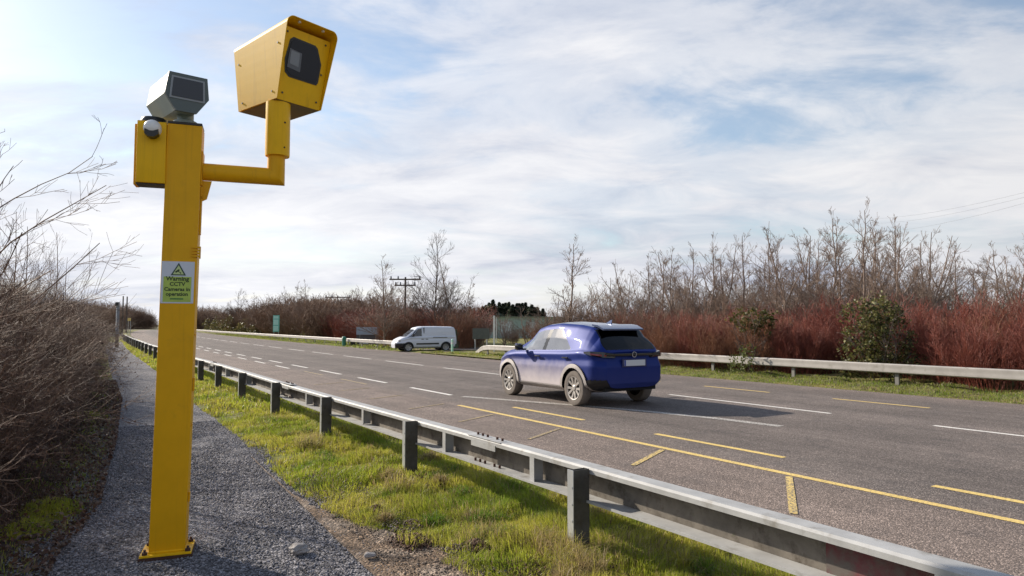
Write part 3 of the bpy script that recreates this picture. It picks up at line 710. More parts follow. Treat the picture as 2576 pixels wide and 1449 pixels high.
def vehicle(P, root):
    """P: dict of station curves; returns the grid body split into parts by region"""
    ln = P['len']; nx = P.get('nx', 280)
    xs = np.linspace(0, ln, nx)
    # finer stations at both ends
    k = np.linspace(0, 1, nx); xs = ln * (k - .10 * np.sin(2 * np.pi * k) / (2 * np.pi) * 3)
    def cur(key, sm=5):
        a = np.array(P[key], float); xf = np.linspace(0, ln, 800); y = np.interp(xf, a[:, 0], a[:, 1])
        if sm:
            w = max(3, int(sm)); ker = np.hanning(w * 2 + 1); ker /= ker.sum(); y = np.convolve(np.pad(y, w, 'edge'), ker, 'valid')
        return np.interp(xs, xf, y)
    zbm, zsill, zbelt, ztop = cur('bot', 8), cur('sill', 8), cur('belt', P.get('smb', 8)), cur('top', P.get('smt', 12))
    wm, wr, wlow = cur('wmax', 14), cur('wroof', 14), cur('wlow', 14)
    rows = []
    for i in range(nx):
        zb_, zs_, ze, zt_, w, r_, wl = zbm[i], zsill[i], min(zbelt[i], ztop[i] - .02), ztop[i], wm[i], wr[i], wlow[i]
        gh = max(0, zt_ - ze)
        rw = min(r_, w - .05); rf = min(1, gh / .3)
        wtop = w - .07 + (rw - (w - .07)) * rf
        pts = [(0, zb_), (wl * .8, zb_), (wl, zb_ + .03), (w - .015, zs_), (w, zs_ + (ze - zs_) * .25), (w, zs_ + (ze - zs_) * .55), (w - .035, ze - (ze - zs_) * .25), (w - .02, ze - .06), (w - .06, ze - .005), (w - .07, ze + .005 * rf)]
        if rf > .0:
            pts += [(w - .07 + (wtop - w + .07) * .5 + .012 * rf, ze + (gh - .07 * rf) * .5), (wtop, zt_ - .075 * rf - .005), (wtop - .045, zt_ - .03 * rf - .003), (wtop - .16, zt_ - .008), (wtop * .5, zt_ + .004), (0, zt_ + .012)]
        pts = np.array(pts)
        rows.append(pts)
    # resample by fixed fraction per segment so that features line up between stations
    seg = [4, 2, 8, 8, 8, 8, 6, 3, 2, 14, 14, 3, 5, 5, 4]
    V = []
    for pts in rows:
        q = [pts[0]]
        for j, m_ in enumerate(seg):
            for e in range(1, m_ + 1): q.append(pts[j] + (pts[j + 1] - pts[j]) * e / m_)
        V.append(q)
    V = np.array(V)                        # nx, m, 2
    for _ in range(2):                     # light rounding of the section
        V[:, 1:-1] = V[:, 1:-1] * .5 + (V[:, :-2] + V[:, 2:]) * .25
    m = V.shape[1]
    # rounded nose and tail: pull width in at both ends
    X = np.repeat(xs[:, None], m, 1)
    ef = P.get('endr', .22)
    pull = np.clip(1 - xs / ef, 0, 1) ** 2.2 * P.get('pull', .14); pulf = np.clip(1 - (ln - xs) / P.get('nose', .5), 0, 1) ** 2.2 * P.get('pulln', .28)
    V[:, :, 0] *= (1 - pull - pulf)[:, None]
    # the tail leans: bend x by height at the rear
    tb = np.array(P['tail'], float); off = np.interp(V[:, :, 1], tb[:, 0], tb[:, 1]); X = X + off * np.clip(1 - X / .9, 0, 1)
    fbz = np.array(P['front'], float); off = np.interp(V[:, :, 1], fbz[:, 0], fbz[:, 1]); X = X - off * np.clip(1 - (ln - X) / 1.0, 0, 1)
    X = X - P['axle']
    for cx_, rads in P.get('arches', []):          # snap grid points to the arch circles so that the cut-outs are round
        for R0 in rads:
            dx_ = X - cx_; dz_ = V[:, :, 1] - P['wr']; rr = np.hypot(dx_, dz_); jm = (np.arange(m)[None] >= 9) & (np.arange(m)[None] <= 43) & (dz_ > -.05) & (np.abs(rr - R0) < .0125)
            X = np.where(jm, cx_ + dx_ * R0 / rr, X); V[:, :, 1] = np.where(jm, P['wr'] + dz_ * R0 / rr, V[:, :, 1])
    # faces and regions, both sides
    parts = {}
    Zc = (V[:-1, :-1, 1] + V[1:, 1:, 1]) / 2; Xc = (X[:-1, :-1] + X[1:, 1:]) / 2; Yc = (V[:-1, :-1, 0] + V[1:, 1:, 0]) / 2
    jj = np.repeat(np.arange(m - 1)[None], nx - 1, 0)
    lab = P['classify'](Xc, Yc, Zc, jj)
    for sgn in (1, -1):
        P3 = np.stack([X, V[:, :, 0] * sgn, V[:, :, 1]], -1)
        for nm in set(lab.ravel()):
            if nm == '': continue
            ii, kk = np.where(lab == nm); pushed = P['push'].get(nm.split('|')[0], 0)
            key = nm if '|' not in nm else nm + str(sgn)
            idx = np.stack([ii * m + kk, (ii + 1) * m + kk, (ii + 1) * m + kk + 1, ii * m + kk + 1], -1)
            if sgn < 0: idx = idx[:, ::-1]
            uq, invx = np.unique(idx, return_inverse=True); pv = P3.reshape(-1, 3)[uq].copy(); fc = invx.reshape(idx.shape)
            if pushed: pv[:, 1] += sgn * pushed
            parts.setdefault(key, [[], [], 0]); q = parts[key]; q[1].append(fc + q[2]); q[0].append(pv); q[2] += len(pv)
        # end caps
        for e, row in ((0, 0), (nx - 1, nx - 1)):
            rr = P3[row]; cap_ = np.concatenate([rr, np.stack([rr[:, 0], rr[:, 1] * 0, rr[:, 2]], -1)])
            n = m; fc = np.stack([np.arange(n - 1), np.arange(1, n), np.arange(n + 1, 2 * n), np.arange(n, 2 * n - 1)], -1)
            key = P.get('capname', 'body'); q = parts.setdefault(key, [[], [], 0]); q[1].append(fc + q[2]); q[0].append(cap_); q[2] += len(cap_)
    res = {}
    for key, (vv, ff, _) in parts.items():
        nm = key.split('|')[0]
        o = obj(nm, np.concatenate(vv), np.concatenate(ff), M[P['mats'][nm]], root, smooth=True)
        bm = bmesh.new(); bm.from_mesh(o.data); bmesh.ops.remove_doubles(bm, verts=bm.verts, dist=.0008)
        if nm not in ('window', 'rear_window', 'windscreen'): bmesh.ops.recalc_face_normals(bm, faces=bm.faces)
        else:
            bm.normal_update()
            for fc_ in bm.faces:
                n_ = fc_.normal; c_ = fc_.calc_center_median()
                if (n_.y * c_.y < 0 if nm == 'window' else n_.z < 0): fc_.normal_flip()
        for e in bm.edges:
            if len(e.link_faces) == 2 and e.calc_face_angle(0) > R(38): e.smooth = False
        bm.to_mesh(o.data); bm.free()
        res[key] = o
    return res
def wheel(root, x, y, r, wdt, tyre, rim, spokes=5, steer=0.):
    w = empty('wheel', (x, y, r), steer); w.parent = root
    sg = 1 if y > 0 else -1
    Mx = Matrix.Rotation(R(-90 * sg), 4, 'X')     # lathe z axis -> outward
    p = MB(); p.lathe([(r * .64, -wdt / 2), (r * .93, -wdt / 2), (r, -wdt / 2 + .03), (r, wdt / 2 - .03), (r * .95, wdt / 2 - .005), (r * .80, wdt / 2 + .004), (r * .68, wdt / 2 - .006), (r * .66, wdt / 2 - .03)], Mx, 40)
    autosmooth(p.build('tyre', M[tyre], w), 40)
    p = MB(); p.lathe([(r * .66, wdt / 2 - .03), (r * .665, wdt / 2 - .004), (r * .62, wdt / 2 - .008), (r * .60, wdt / 2 - .05), (r * .58, -wdt / 2 + .05), (0, -wdt / 2 + .06)], Mx, 40); autosmooth(p.build('rim_barrel', M['dark_arch'] if rim == 'rim' else M[rim], w), 40)
    p = MB(); p.lathe([(r * .668, wdt / 2 - .02), (r * .67, wdt / 2 + .002), (r * .61, wdt / 2 - .004), (r * .605, wdt / 2 - .03)], Mx, 40)
    for i in range(spokes):
        t = 2 * math.pi * i / spokes + .3
        for d_ in ((-.13, .13) if spokes <= 5 else (0,)):
            a0, a1 = t + d_ * .6, t + d_ * 2.3
            c0_, c1_ = Vector((math.cos(a0) * r * .12, math.sin(a0) * r * .12, 0)), Vector((math.cos(a1) * r * .63, math.sin(a1) * r * .63, 0))
            dv = (c1_ - c0_).normalized(); nv = Vector((-dv.y, dv.x, 0)); w0, w1 = r * .055, r * .075
            zz0, zz1 = wdt / 2 - .022, wdt / 2 - .004
            vv = [c0_ - nv * w0, c0_ + nv * w0, c1_ + nv * w1, c1_ - nv * w1]
            vv = [Vector((q.x, q.y, zz0 - .03)) for q in vv] + [Vector((q.x, q.y, zz0 if i2 < 2 else zz1)) for i2, q in enumerate(vv)]
            p.add([Mx @ q for q in vv], [(0, 3, 2, 1), (4, 5, 6, 7), (0, 1, 5, 4), (1, 2, 6, 5), (2, 3, 7, 6), (3, 0, 4, 7)])
    p.lathe([(r * .17, wdt / 2 - .05), (r * .17, wdt / 2 - .014), (r * .12, wdt / 2 - .006), (0, wdt / 2 - .006)], Mx, 20)
    p.build('rim', M[rim], w)
    return w

# ---- blue crossover
HEAD = R(90) + A - R(1.5)
cr = ST(11.33, 9.83); car = empty('blue_car', (cr.x, cr.y, 0.0), HEAD)
tag(car, 'blue compact crossover with dusty sides driving away on the road', 'car'); car.scale = (1.02, 1.10, 1.10)
AX = .80; WB = 2.56; WR = .335
def cls_car(x, y, z, j):
    lab = np.full(x.shape, 'body', dtype=object)
    gh0 = 45            # first greenhouse side index
    side = (j >= 49) & (j <= 76)
    # windows in side view: door glass between the pillars
    bl = 1.005 + 0 * x
    v0, v1 = 49, 74
    frac = (j - v0) / (v1 - v0)
    # A pillar slants: front limit moves back with height ; C pillar rises to a point
    fr_lim = 2.50 - frac * .80; rr_lim = .22 + .55 * np.clip(frac - .1, 0, 1)
    gl = side & (j >= 50) & (j <= 73) & (x < fr_lim) & (x > rr_lim)
    bpil = (x > 1.14 - frac * .08) & (x < 1.27 - frac * .08)
    lab[gl & (x < 1.2)] = 'window|rear'
    lab[gl & (x >= 1.2)] = 'window|front'
    lab[gl & bpil] = 'pillar|b'
    lab[gl & (x > 2.22 - frac * .80) & (x < 2.27 - frac * .80)] = 'window|front'
    # roof
    top = j >= 82
    lab[top & (x > -.36) & (x < 1.75) & (z > 1.44)] = 'roof'
    # rear window: on the sloping tail
    rw = (j >= 79) & (x < -.24) & (z > 1.07) & (z < 1.45)
    lab[rw & (y < .68)] = 'rear_window'
    # windscreen
    ws = (j >= 80) & (x > 1.75) & (x < 2.62) & (z > 1.0)
    lab[ws] = 'windscreen'
    # lower cladding
    lab[(z < .36) & (y > .2)] = 'sill_cladding|s'
    lab[(x < -.45) & (z < .52) & (z > .2)] = 'rear_bumper'
    lab[(x > WB + .5) & (z < .45)] = 'front_bumper'
    for cx_ in (0, WB):
        rr = np.hypot(x - cx_, (z - WR) * (1.0))
        ar = (j >= 10) & (j <= 42)
        lab[ar & (rr < .46)] = 'wheel_arch|f' if cx_ else 'wheel_arch|r'
        lab[(rr < .385) & (j >= 4) & (j <= 42)] = ''
        lab[(np.abs(x - cx_) < .385) & (z < WR) & (j > 3)] = ''
    return lab
PC = dict(len=4.18, axle=AX, nx=330, wr=WR, arches=[(0, (.385, .46)), (WB, (.385, .46))],
    bot=[(0, .36), (.25, .30), (.6, .24), (3.6, .22), (4.0, .26), (4.18, .32)],
    sill=[(0, .50), (.3, .42), (.8, .33), (3.5, .33), (4.18, .42)],
    belt=[(0, .98), (.25, 1.04), (.6, 1.06), (1.2, 1.025), (2.6, .985), (3.1, .97), (3.5, .93), (3.95, .80), (4.18, .62)],
    top=[(0, 1.03), (.08, 1.09), (.20, 1.20), (.38, 1.37), (.48, 1.47), (.62, 1.515), (1.0, 1.56), (1.7, 1.59), (2.2, 1.555), (2.5, 1.49), (2.85, 1.27), (3.15, 1.06), (3.3, 1.02), (3.7, .96), (4.0, .86), (4.18, .70)],
    wmax=[(0, .82), (.2, .86), (.7, .882), (1.5, .86), (2.6, .86), (3.4, .882), (3.9, .84), (4.18, .76)],
    wroof=[(0, .60), (.5, .585), (1.5, .60), (2.4, .60), (4.18, .55)],
    wlow=[(0, .70), (1, .76), (3.4, .76), (4.18, .66)],
    tail=[(.2, .10), (.45, .0), (.75, .0), (.95, .06), (1.03, .02), (1.2, 0)], front=[(.2, .05), (.6, 0), (.9, .04), (1.2, 0)],
    smt=7, endr=.36, pull=.20, classify=cls_car,
    push={'wheel_arch': .028, 'sill_cladding': .01, 'rear_bumper': .012},
    mats={'body': 'blue', 'window': 'car_glass', 'pillar': 'gloss_black', 'roof': 'roof_silver', 'rear_window': 'rear_glass', 'windscreen': 'car_glass', 'sill_cladding': 'cladding', 'rear_bumper': 'black_plastic', 'front_bumper': 'cladding', 'wheel_arch': 'cladding'})
cp = vehicle(PC, car)
for x_, sg in ((0, 1), (0, -1), (WB, 1), (WB, -1)):
    wheel(car, x_, sg * .765, WR, .215, 'tyre', 'rim', 5)
# inner wheel wells, floor and seats
p = MB(); p.box((-.7, -.62, .30), (3.1, .62, .40)); p.box((-.42, -.64, .40), (.42, .64, .74)); p.box((WB - .42, -.62, .40), (WB + .42, .62, .74)); p.build('underbody', M['dark_arch'], car)
for y_ in (-.36, .36):
    p = MB(); p.box((1.05, y_ - .24, .42), (1.60, y_ + .24, .66), bev=.04); p.box((.92, y_ - .24, .60), (1.08, y_ + .24, 1.16), Matrix.Rotation(R(-4), 4, 'Y'), bev=.04); p.box((.90, y_ - .12, 1.18), (1.0, y_ + .12, 1.34), Matrix.Rotation(R(-4), 4, 'Y'), bev=.03); autosmooth(p.build('seat', M['interior'], car))
p = MB(); p.box((.15, -.6, .42), (.65, .6, .66), bev=.04); p.box((.02, -.6, .62), (.16, .6, 1.10), bev=.04)
for y_ in (-.36, .36): p.box((.02, y_ - .12, 1.10), (.12, y_ + .12, 1.24), bev=.03)
autosmooth(p.build('rear_seat', M['interior'], car))
p = MB(); p.box((1.9, -.62, .70), (2.25, .62, .96), bev=.05); autosmooth(p.build('dashboard', M['interior'], car))
# spoiler over the rear window
p = MB(); p.prism([(-.49, 1.432), (-.30, 1.49), (-.12, 1.52), (-.12, 1.549), (-.30, 1.532), (-.495, 1.458)], -.50, .50); autosmooth(p.build('spoiler', M['roof_silver'], car), 20)
p = MB(); p.add([(-.10, -.014, 1.545), (-.10, .014, 1.545), (.08, .008, 1.565), (.08, -.008, 1.565), (-.12, 0, 1.635), (-.07, 0, 1.63)], [(0, 1, 4), (1, 2, 5, 4), (3, 0, 4, 5), (2, 3, 5)]); p.build('antenna', M['roof_silver'], car)
# light bar across the tailgate with clusters wrapping the corners
def tail_x(z_): return -AX + .02
p = MB(); p.box((-.800, -.66, .955), (-.770, .66, 1.005), bev=.008); lb = p.build('light_bar', M['gloss_black'], car)
for sg in (1, -1):
    p = MB(); yy = lambda q: q * sg
    v = [(-.805, yy(.46), .925), (-.805, yy(.46), 1.0), (-.76, yy(.715), .935), (-.755, yy(.705), 1.035), (-.58, yy(.852), .965), (-.50, yy(.832), 1.045), (-.36, yy(.872), 1.0), (-.33, yy(.865), 1.035)]
    vi = [(a + .07, b * .9, c) for a, b, c in v]
    p.add(v + vi, [(0, 1, 3, 2), (2, 3, 5, 4), (4, 5, 7, 6), (8, 10, 11, 9), (10, 12, 13, 11), (12, 14, 15, 13), (0, 2, 10, 8), (2, 4, 12, 10), (4, 6, 14, 12), (1, 9, 11, 3), (3, 11, 13, 5), (5, 13, 15, 7), (0, 8, 9, 1), (6, 7, 15, 14)])
    tl = p.build('tail_light', M['gloss_black'], car)
    p = MB(); v = [(-.79, yy(.66), .955), (-.79, yy(.66), .985), (-.70, yy(.775), .965), (-.69, yy(.77), .995), (-.55, yy(.868), .985), (-.54, yy(.864), 1.01)]
    vi = [(a + .02, b * .97, c) for a, b, c in v]
    p.add(v + vi, [(0, 1, 3, 2), (2, 3, 5, 4), (0, 2, 8, 6), (2, 4, 10, 8), (1, 7, 9, 3), (3, 9, 11, 5), (0, 6, 7, 1), (4, 5, 11, 10)]); p.build('lamp', M['tail_red'], tl)
    # door mirror
    p = MB(); p.box((1.86, min(yy(.90), yy(1.05)), 1.0), (1.99, max(yy(.90), yy(1.05)), 1.13), bev=.03); p.box((1.90, min(yy(.80), yy(.92)), 1.0), (1.96, max(yy(.80), yy(.92)), 1.035)); mr = autosmooth(p.build('door_mirror', M['gloss_black'], car))
    p = MB(); p.box((1.89, min(yy(.915), yy(1.04)), 1.075), (1.995, max(yy(.915), yy(1.04)), 1.14), bev=.02); autosmooth(p.build('mirror_cap', M['blue'], mr))
    for hx in (.18, 1.22):
        p = MB(); p.box((hx, min(yy(.862), yy(.892)), .885), (hx + .20, max(yy(.862), yy(.892)), .915), bev=.01); autosmooth(p.build('door_handle', M['gloss_black'], car))
    # seams between doors as thin dark grooves, slightly proud strips
    p = MB(); 
    for hx in (.42, 1.20, 2.30): p.box((hx, min(yy(.8805), yy(.8825)), .45), (hx + .008, max(yy(.8805), yy(.8825)), .80))
p = MB(); p.box((-.822, -.26, .77), (-.812, .26, .88), bev=.003); pl_ = p.build('number_plate', M['plate'], car)
p = MB(); p.box((-.824, .22, .772), (-.8225, .258, .878)); p.build('plate_band', mat('plate_blue', (.02, .05, .3), .5), pl_)
p = MB(); p.box((-.812, -.30, .745), (-.790, .30, .905), bev=.006); p.build('plate_recess', mat('tailgate_recess', (.012, .018, .10), .4), car)
p = MB(); p.lathe([(.055, 0), (.055, .006), (.043, .006), (.043, 0)], Matrix.Translation((-.806, 0, .98)) @ Matrix.Rotation(R(-90), 4, 'Y'), 20); p.build('badge', M['silver'], car)
p = MB(); p.box((-.60, -.004, 1.10), (-.595, .004, 1.12)); 
p = MB(); p.tube((-.70, .05, 1.10), (-.63, -.30, 1.16), .007, n=6); p.build('rear_wiper', M['black_plastic'], car)

# ---- white van
def cls_van(x, y, z, j):
    lab = np.full(x.shape, 'body', dtype=object)
    frac = (j - 49) / 25.
    gl = (j >= 50) & (j <= 74) & (x > 1.72) & (x < 2.85 - frac * .62)
    lab[gl] = 'window|side'
    lab[gl & (x > 2.60 - frac * .60) & (x < 2.65 - frac * .60)] = 'body'
    lab[(j >= 80) & (x > 2.20) & (x < 2.95) & (z > 1.05)] = 'windscreen'
    lab[(z > .50) & (z < .60) & (y > .5) & (x > .52) & (x < 2.15)] = 'rubbing_strip|s'
    lab[(x > 2.90) & (z < .60)] = 'front_bumper'
    lab[(x < -.70) & (z < .50)] = 'rear_bumper'
    for cx_ in (0, 2.70):
        rr = np.hypot(x - cx_, z - .32)
        lab[(rr < .375) & (j >= 4) & (j <= 42)] = ''
        lab[(np.abs(x - cx_) < .375) & (z < .32) & (j > 3)] = ''
    return lab
PV = dict(len=4.38, axle=.80, nx=260, wr=.32, arches=[(0, (.375,)), (2.70, (.375,))],
    bot=[(0, .30), (.6, .24), (3.8, .22), (4.38, .26)], sill=[(0, .40), (.8, .34), (3.6, .34), (4.38, .42)],
    belt=[(0, 1.10), (1.5, 1.09), (2.8, 1.06), (3.4, 1.02), (3.9, .90), (4.2, .76), (4.38, .56)],
    top=[(0, 1.60), (.06, 1.72), (.2, 1.76), (1.5, 1.79), (2.5, 1.78), (2.85, 1.70), (3.2, 1.42), (3.55, 1.13), (3.7, 1.06), (4.0, .96), (4.25, .82), (4.38, .62)],
    wmax=[(0, .88), (.5, .905), (3.6, .905), (4.1, .86), (4.38, .74)], wroof=[(0, .74), (1, .75), (2.6, .70), (4.38, .6)], wlow=[(0, .8), (3.8, .8), (4.38, .66)],
    tail=[(.2, 0), (1.0, 0), (1.7, .08)], front=[(.2, .04), (.5, 0), (.9, .05), (1.2, 0)], smt=9, pulln=.26, nose=.6, endr=.12, pull=.05,
    classify=cls_van, push={'rubbing_strip': .012, 'front_bumper': .004},
    mats={'body': 'white_car', 'window': 'van_glass', 'windscreen': 'van_glass', 'rubbing_strip': 'black_plastic', 'front_bumper': 'black_plastic', 'rear_bumper': 'black_plastic'})
vp = AT(1112, 44.2, -.02); van = empty('white_van', (vp.x, vp.y, .0), R(180 + 24))
tag(van, 'white panel van waiting at the side road junction behind the blue car', 'van'); van.scale = (.90, .90, .88)
vehicle(PV, van)
for x_, sg in ((0, 1), (0, -1), (2.70, 1), (2.70, -1)): wheel(van, x_, sg * .79, .32, .2, 'tyre_black', 'silver', 7)
p = MB(); p.box((-.7, -.62, .28), (3.2, .62, .42)); p.box((-.42, -.64, .42), (.42, .64, .72)); p.box((2.3, -.6, .42), (3.1, .6, .72)); p.build('underbody', M['dark_arch'], van)
p = MB(); p.box((1.55, -.8, .5), (1.6, .8, 1.7)); p.build('bulkhead', M['interior'], van)
for sg in (1, -1):
    p = MB(); p.box((2.35, min(sg * .93, sg * 1.08), 1.05), (2.47, max(sg * .93, sg * 1.08), 1.27), bev=.03); autosmooth(p.build('door_mirror', M['black_plastic'], van))
    for hx in (1.62, 1.30): p = MB(); p.box((hx, min(sg * .906, sg * .925), .86), (hx + .17, max(sg * .906, sg * .925), .90), bev=.008); p.build('door_handle', M['black_plastic'], van)
    p = MB(); p.box((-.1, min(sg * .906, sg * .915), .985), (.95, max(sg * .906, sg * .915), 1.02)); p.build('slide_rail', M['black_plastic'], van)
    p = MB(); p.box((2.98, min(sg * .62, sg * .80), .70), (3.36, max(sg * .62, sg * .80), .86), Matrix.Identity(4), bev=.05); autosmooth(p.build('headlight', M['silver'], van))

# ------------------------------------------------------------------ plants
def norm(a): return a / np.maximum(np.linalg.norm(a, axis=-1, keepdims=True), 1e-9)
def tubes(P_, Rr, sides=3):
    """P_ (N,K,3), Rr (N,K) -> verts, quads"""
    Nn, K, _ = P_.shape
    T = np.gradient(P_, axis=1); T = norm(T)
    ref = np.where(np.abs(T[..., 2:3]) > .9, np.array([1., 0, 0]), np.array([0, 0, 1.]))
    e = norm(np.cross(T, ref)); h = np.cross(T, e)
    an = 2 * np.pi * np.arange(sides) / sides
    V = P_[:, :, None] + Rr[:, :, None, None] * (e[:, :, None] * np.cos(an)[:, None] + h[:, :, None] * np.sin(an)[:, None])
    I = np.arange(Nn * K * sides).reshape(Nn, K, sides); J = np.roll(I, -1, 2)
    Fq = np.stack([I[:, :-1], J[:, :-1], J[:, 1:], I[:, 1:]], -1).reshape(-1, 4)
    return V.reshape(-1, 3), Fq
def grow(par, prad, m, lr, ang, up, wob, K=4, umin=.25, rs=.6, rmin=.003, lfall=.5, rg=None, absl=None, ub=1., thin=0):
    rg = rg or rng; Nn, Kp, _ = par.shape; idx = np.repeat(np.arange(Nn), m); n = len(idx)
    u = umin + (1 - umin) * rg.random(n) ** ub; x = u * (Kp - 1); i0 = np.minimum(x.astype(int), Kp - 2); fr = (x - i0)[:, None]
    a, b = par[idx, i0], par[idx, i0 + 1]; pos = a + (b - a) * fr; tan = norm(b - a)
    r0 = (prad[idx, i0] * (1 - fr[:, 0]) + prad[idx, i0 + 1] * fr[:, 0]) * rs
    L0 = np.linalg.norm(np.diff(par, axis=1), axis=-1).sum(1)[idx] if absl is None else absl
    ln = L0 * lr * (1 - lfall * (u - umin) / (1 - umin)) * (.6 + .7 * rg.random(n))
    if thin:
        kp = rg.random(n) < np.clip(L0 / (np.percentile(L0, 75) + 1e-6), .12, 1.) ** thin
        idx, u, pos, tan, r0, L0, ln = idx[kp], u[kp], pos[kp], tan[kp], r0[kp], L0[kp] if np.ndim(L0) else L0, ln[kp]; n = len(idx)
    perp = norm(np.cross(tan, rg.normal(size=(n, 3)))); an = ang * (.7 + .6 * rg.random(n))[:, None]
    d = norm(tan * np.cos(an) + perp * np.sin(an)); P_ = [pos]
    for k in range(K - 1):
        d = norm(d + rg.normal(size=(n, 3)) * wob + np.array([0, 0, up])); P_.append(P_[-1] + d * (ln / (K - 1))[:, None])
    P_ = np.stack(P_, 1); taper = np.linspace(1, .45, K)
    return P_, np.maximum(r0[:, None] * taper, rmin)
def poly_trunk(h, K, lean, wob, r0, r1, rg):
    d = np.array([lean[0], lean[1], 1.]); P_ = [np.array([0, 0, -.1])]
    for k in range(K - 1):
        dd = norm(d + rg.normal(size=3) * wob); P_.append(P_[-1] + dd * (h + .1) / (K - 1))
    return np.array(P_)[None], np.linspace(r0, r1, K)[None]
def merge(lst):
    V, Fq, o = [], [], 0
    for v, f in lst: V.append(v); Fq.append(f + o); o += len(v)
    return np.concatenate(V), np.concatenate(Fq)
def tree_mesh(h, seed, spread=.38, upb=.14, lean=(0, 0), m=(34, 10, 6, 3), multi=1, low=.12, rb=.011, tw=.0055):
    rg = np.random.default_rng(seed); trunks, crown = [], []
    for q in range(multi):
        ln = (lean[0] + (rg.normal() * .22 if multi > 1 else 0), lean[1] + (rg.normal() * .2 if multi > 1 else 0))
        hh = h * (1 if q == 0 else rg.uniform(.7, .95))
        t, tr = poly_trunk(hh, 9, ln, .07, hh * rb, .012, rg); trunks.append(tubes(t, tr, 7))
        a, ar = grow(t, tr, m[0] // (1 if multi == 1 else 2), spread, R(46), upb, .08, 5, low, .5, .006, .72, rg, ub=1.35)
        b, br = grow(a, ar, m[1], .5, R(36), .08, .10, 4, .15, .6, tw, .5, rg, thin=1.3)
        c, c_ = grow(b, br, m[2], .6, R(34), .06, .10, 4, .15, .6, tw * .85, .4, rg, thin=1.2)
        d, d_ = grow(c, c_, m[3], .65, R(32), .05, .10, 3, .2, .7, tw * .7, .4, rg, thin=1.)
        crown += [tubes(a, ar, 4), tubes(b, br, 3), tubes(c, c_, 3), tubes(d, d_, 3)]
    return merge(trunks), merge(crown)
def make_tree(name, h, seed, mat_, **k):
    (tv, tf), (cv, cf) = tree_mesh(h, seed, **k)
    root = empty(name); obj('trunk', tv, tf, M[mat_], root, smooth=True); obj('crown', cv, cf, M[mat_], root)
    return root
def shrub_mesh(h, n, spread, seed, m=(5, 4), tw=.006, lean=.28, wob=.09, up=.05, r0=.010, blr=.32, K=6):
    rg = np.random.default_rng(seed)
    an = rg.uniform(0, 6.283, n); rad = spread * np.sqrt(rg.random(n)); base = np.stack([rad * np.cos(an), rad * np.sin(an), -.05 + 0 * an], 1)
    d = norm(np.stack([np.cos(an) * lean * rg.random(n) * 1.6 + rg.normal(size=n) * .12, np.sin(an) * lean * rg.random(n) * 1.6 + rg.normal(size=n) * .12, np.ones(n)], 1))
    ln = h * rg.uniform(.6, 1.05, n); P_ = [base]
    for k in range(K - 1): d = norm(d + rg.normal(size=(n, 3)) * wob + np.array([0, 0, up])); P_.append(P_[-1] + d * (ln / (K - 1))[:, None])
    P_ = np.stack(P_, 1); rr = np.linspace(1, .4, K)[None] * (r0 * rg.uniform(.6, 1.3, n))[:, None]
    a, ar = grow(P_, rr, m[0], blr, R(32), up * 1.4, wob * 1.2, 4, .15, .7, tw, .3, rg)
    b, br = grow(a, ar, m[1], .6, R(32), up, wob * 1.2, 3, .1, .8, tw * .8, .3, rg)
    return merge([tubes(P_, rr, 4), tubes(a, ar, 3), tubes(b, br, 3)])
def place(o, loc, rz=0, sc=1., label=None, group=None):
    o.location = loc; o.rotation_euler = (0, 0, rz); o.scale = (sc, sc, sc) if not isinstance(sc, tuple) else sc
    if label: o['label'] = label
    if group: o['group'] = group
    return o

# ---- bare trees. columns are (picture column, depth, picture row of the top, variant, label)
protos = [
    make_tree('bare_tree', 6, 11, 'bark', spread=.36),
    make_tree('bare_tree', 6, 12, 'bark', spread=.30, upb=.2, multi=2, low=.2),
    make_tree('bare_tree', 6, 13, 'bark', spread=.40, multi=3, low=.15, m=(26, 9, 5, 3)),
    make_tree('bare_tree', 6, 14, 'bark', spread=.28, upb=.2, m=(36, 9, 6, 3)),
    make_tree('bare_tree', 6, 15, 'bark_dark', spread=.46, upb=.08, m=(32, 9, 5, 3), low=.14)]
_on = ['', 'first', 'second', 'third', 'fourth', 'fifth', 'sixth', 'seventh', 'eighth', 'ninth']; _te = ['', 'ten', 'twenty', 'thirty', 'forty', 'fifty', 'sixty', 'seventy', 'eighty']
_tn = ['tenth', 'eleventh', 'twelfth', 'thirteenth', 'fourteenth', 'fifteenth', 'sixteenth', 'seventeenth', 'eighteenth', 'nineteenth']
def ordw(n):
    if n < 10: return _on[n]
    if n < 20: return _tn[n - 10]
    return _te[n // 10][:-1] + 'ieth' if n % 10 == 0 else _te[n // 10] + '-' + _on[n % 10]
nth = [ordw(i) for i in range(1, 80)]
used = [False] * len(protos)
def put_tree(col, Y, ytop, var, label, group=None, rz=None, wide=1., cat='tree', name=None, z0=0.):
    src = protos[var]
    o = src if not used[var] else copy_tree(src); used[var] = True
    if name: o.name = name
    h = HZ(ytop, Y) - z0; s = h / 6.0
    p_ = AT(col, Y, z0); place(o, p_, random.uniform(0, 6.28) if rz is None else rz, (s * wide, s * wide, s), label, group)
    o['category'] = cat; return o
GT = 'bare trees rising behind the red bushes'
put_tree(1100, 50, 605, 4, 'tallest bare tree behind the white van, dark straight trunk, conical crown', rz=.4, wide=.95)
put_tree(1152, 51, 655, 1, 'bare twin stemmed tree leaning right beside the tall one behind the van', rz=2., wide=1.1)
put_tree(970, 50, 655, 0, 'bare slender tree left of the utility pole behind the van bonnet', rz=1., wide=1.3)
put_tree(1040, 54, 735, 2, 'low spreading bare tree between the utility pole and the tall tree', wide=1.)
put_tree(1428, 33, 612, 3, 'upright pale bare tree at the left end of the red bushes, behind the car', wide=1.2)
put_tree(1395, 36, 690, 2, 'low bushy bare tree just left of the car roof', wide=1.2)
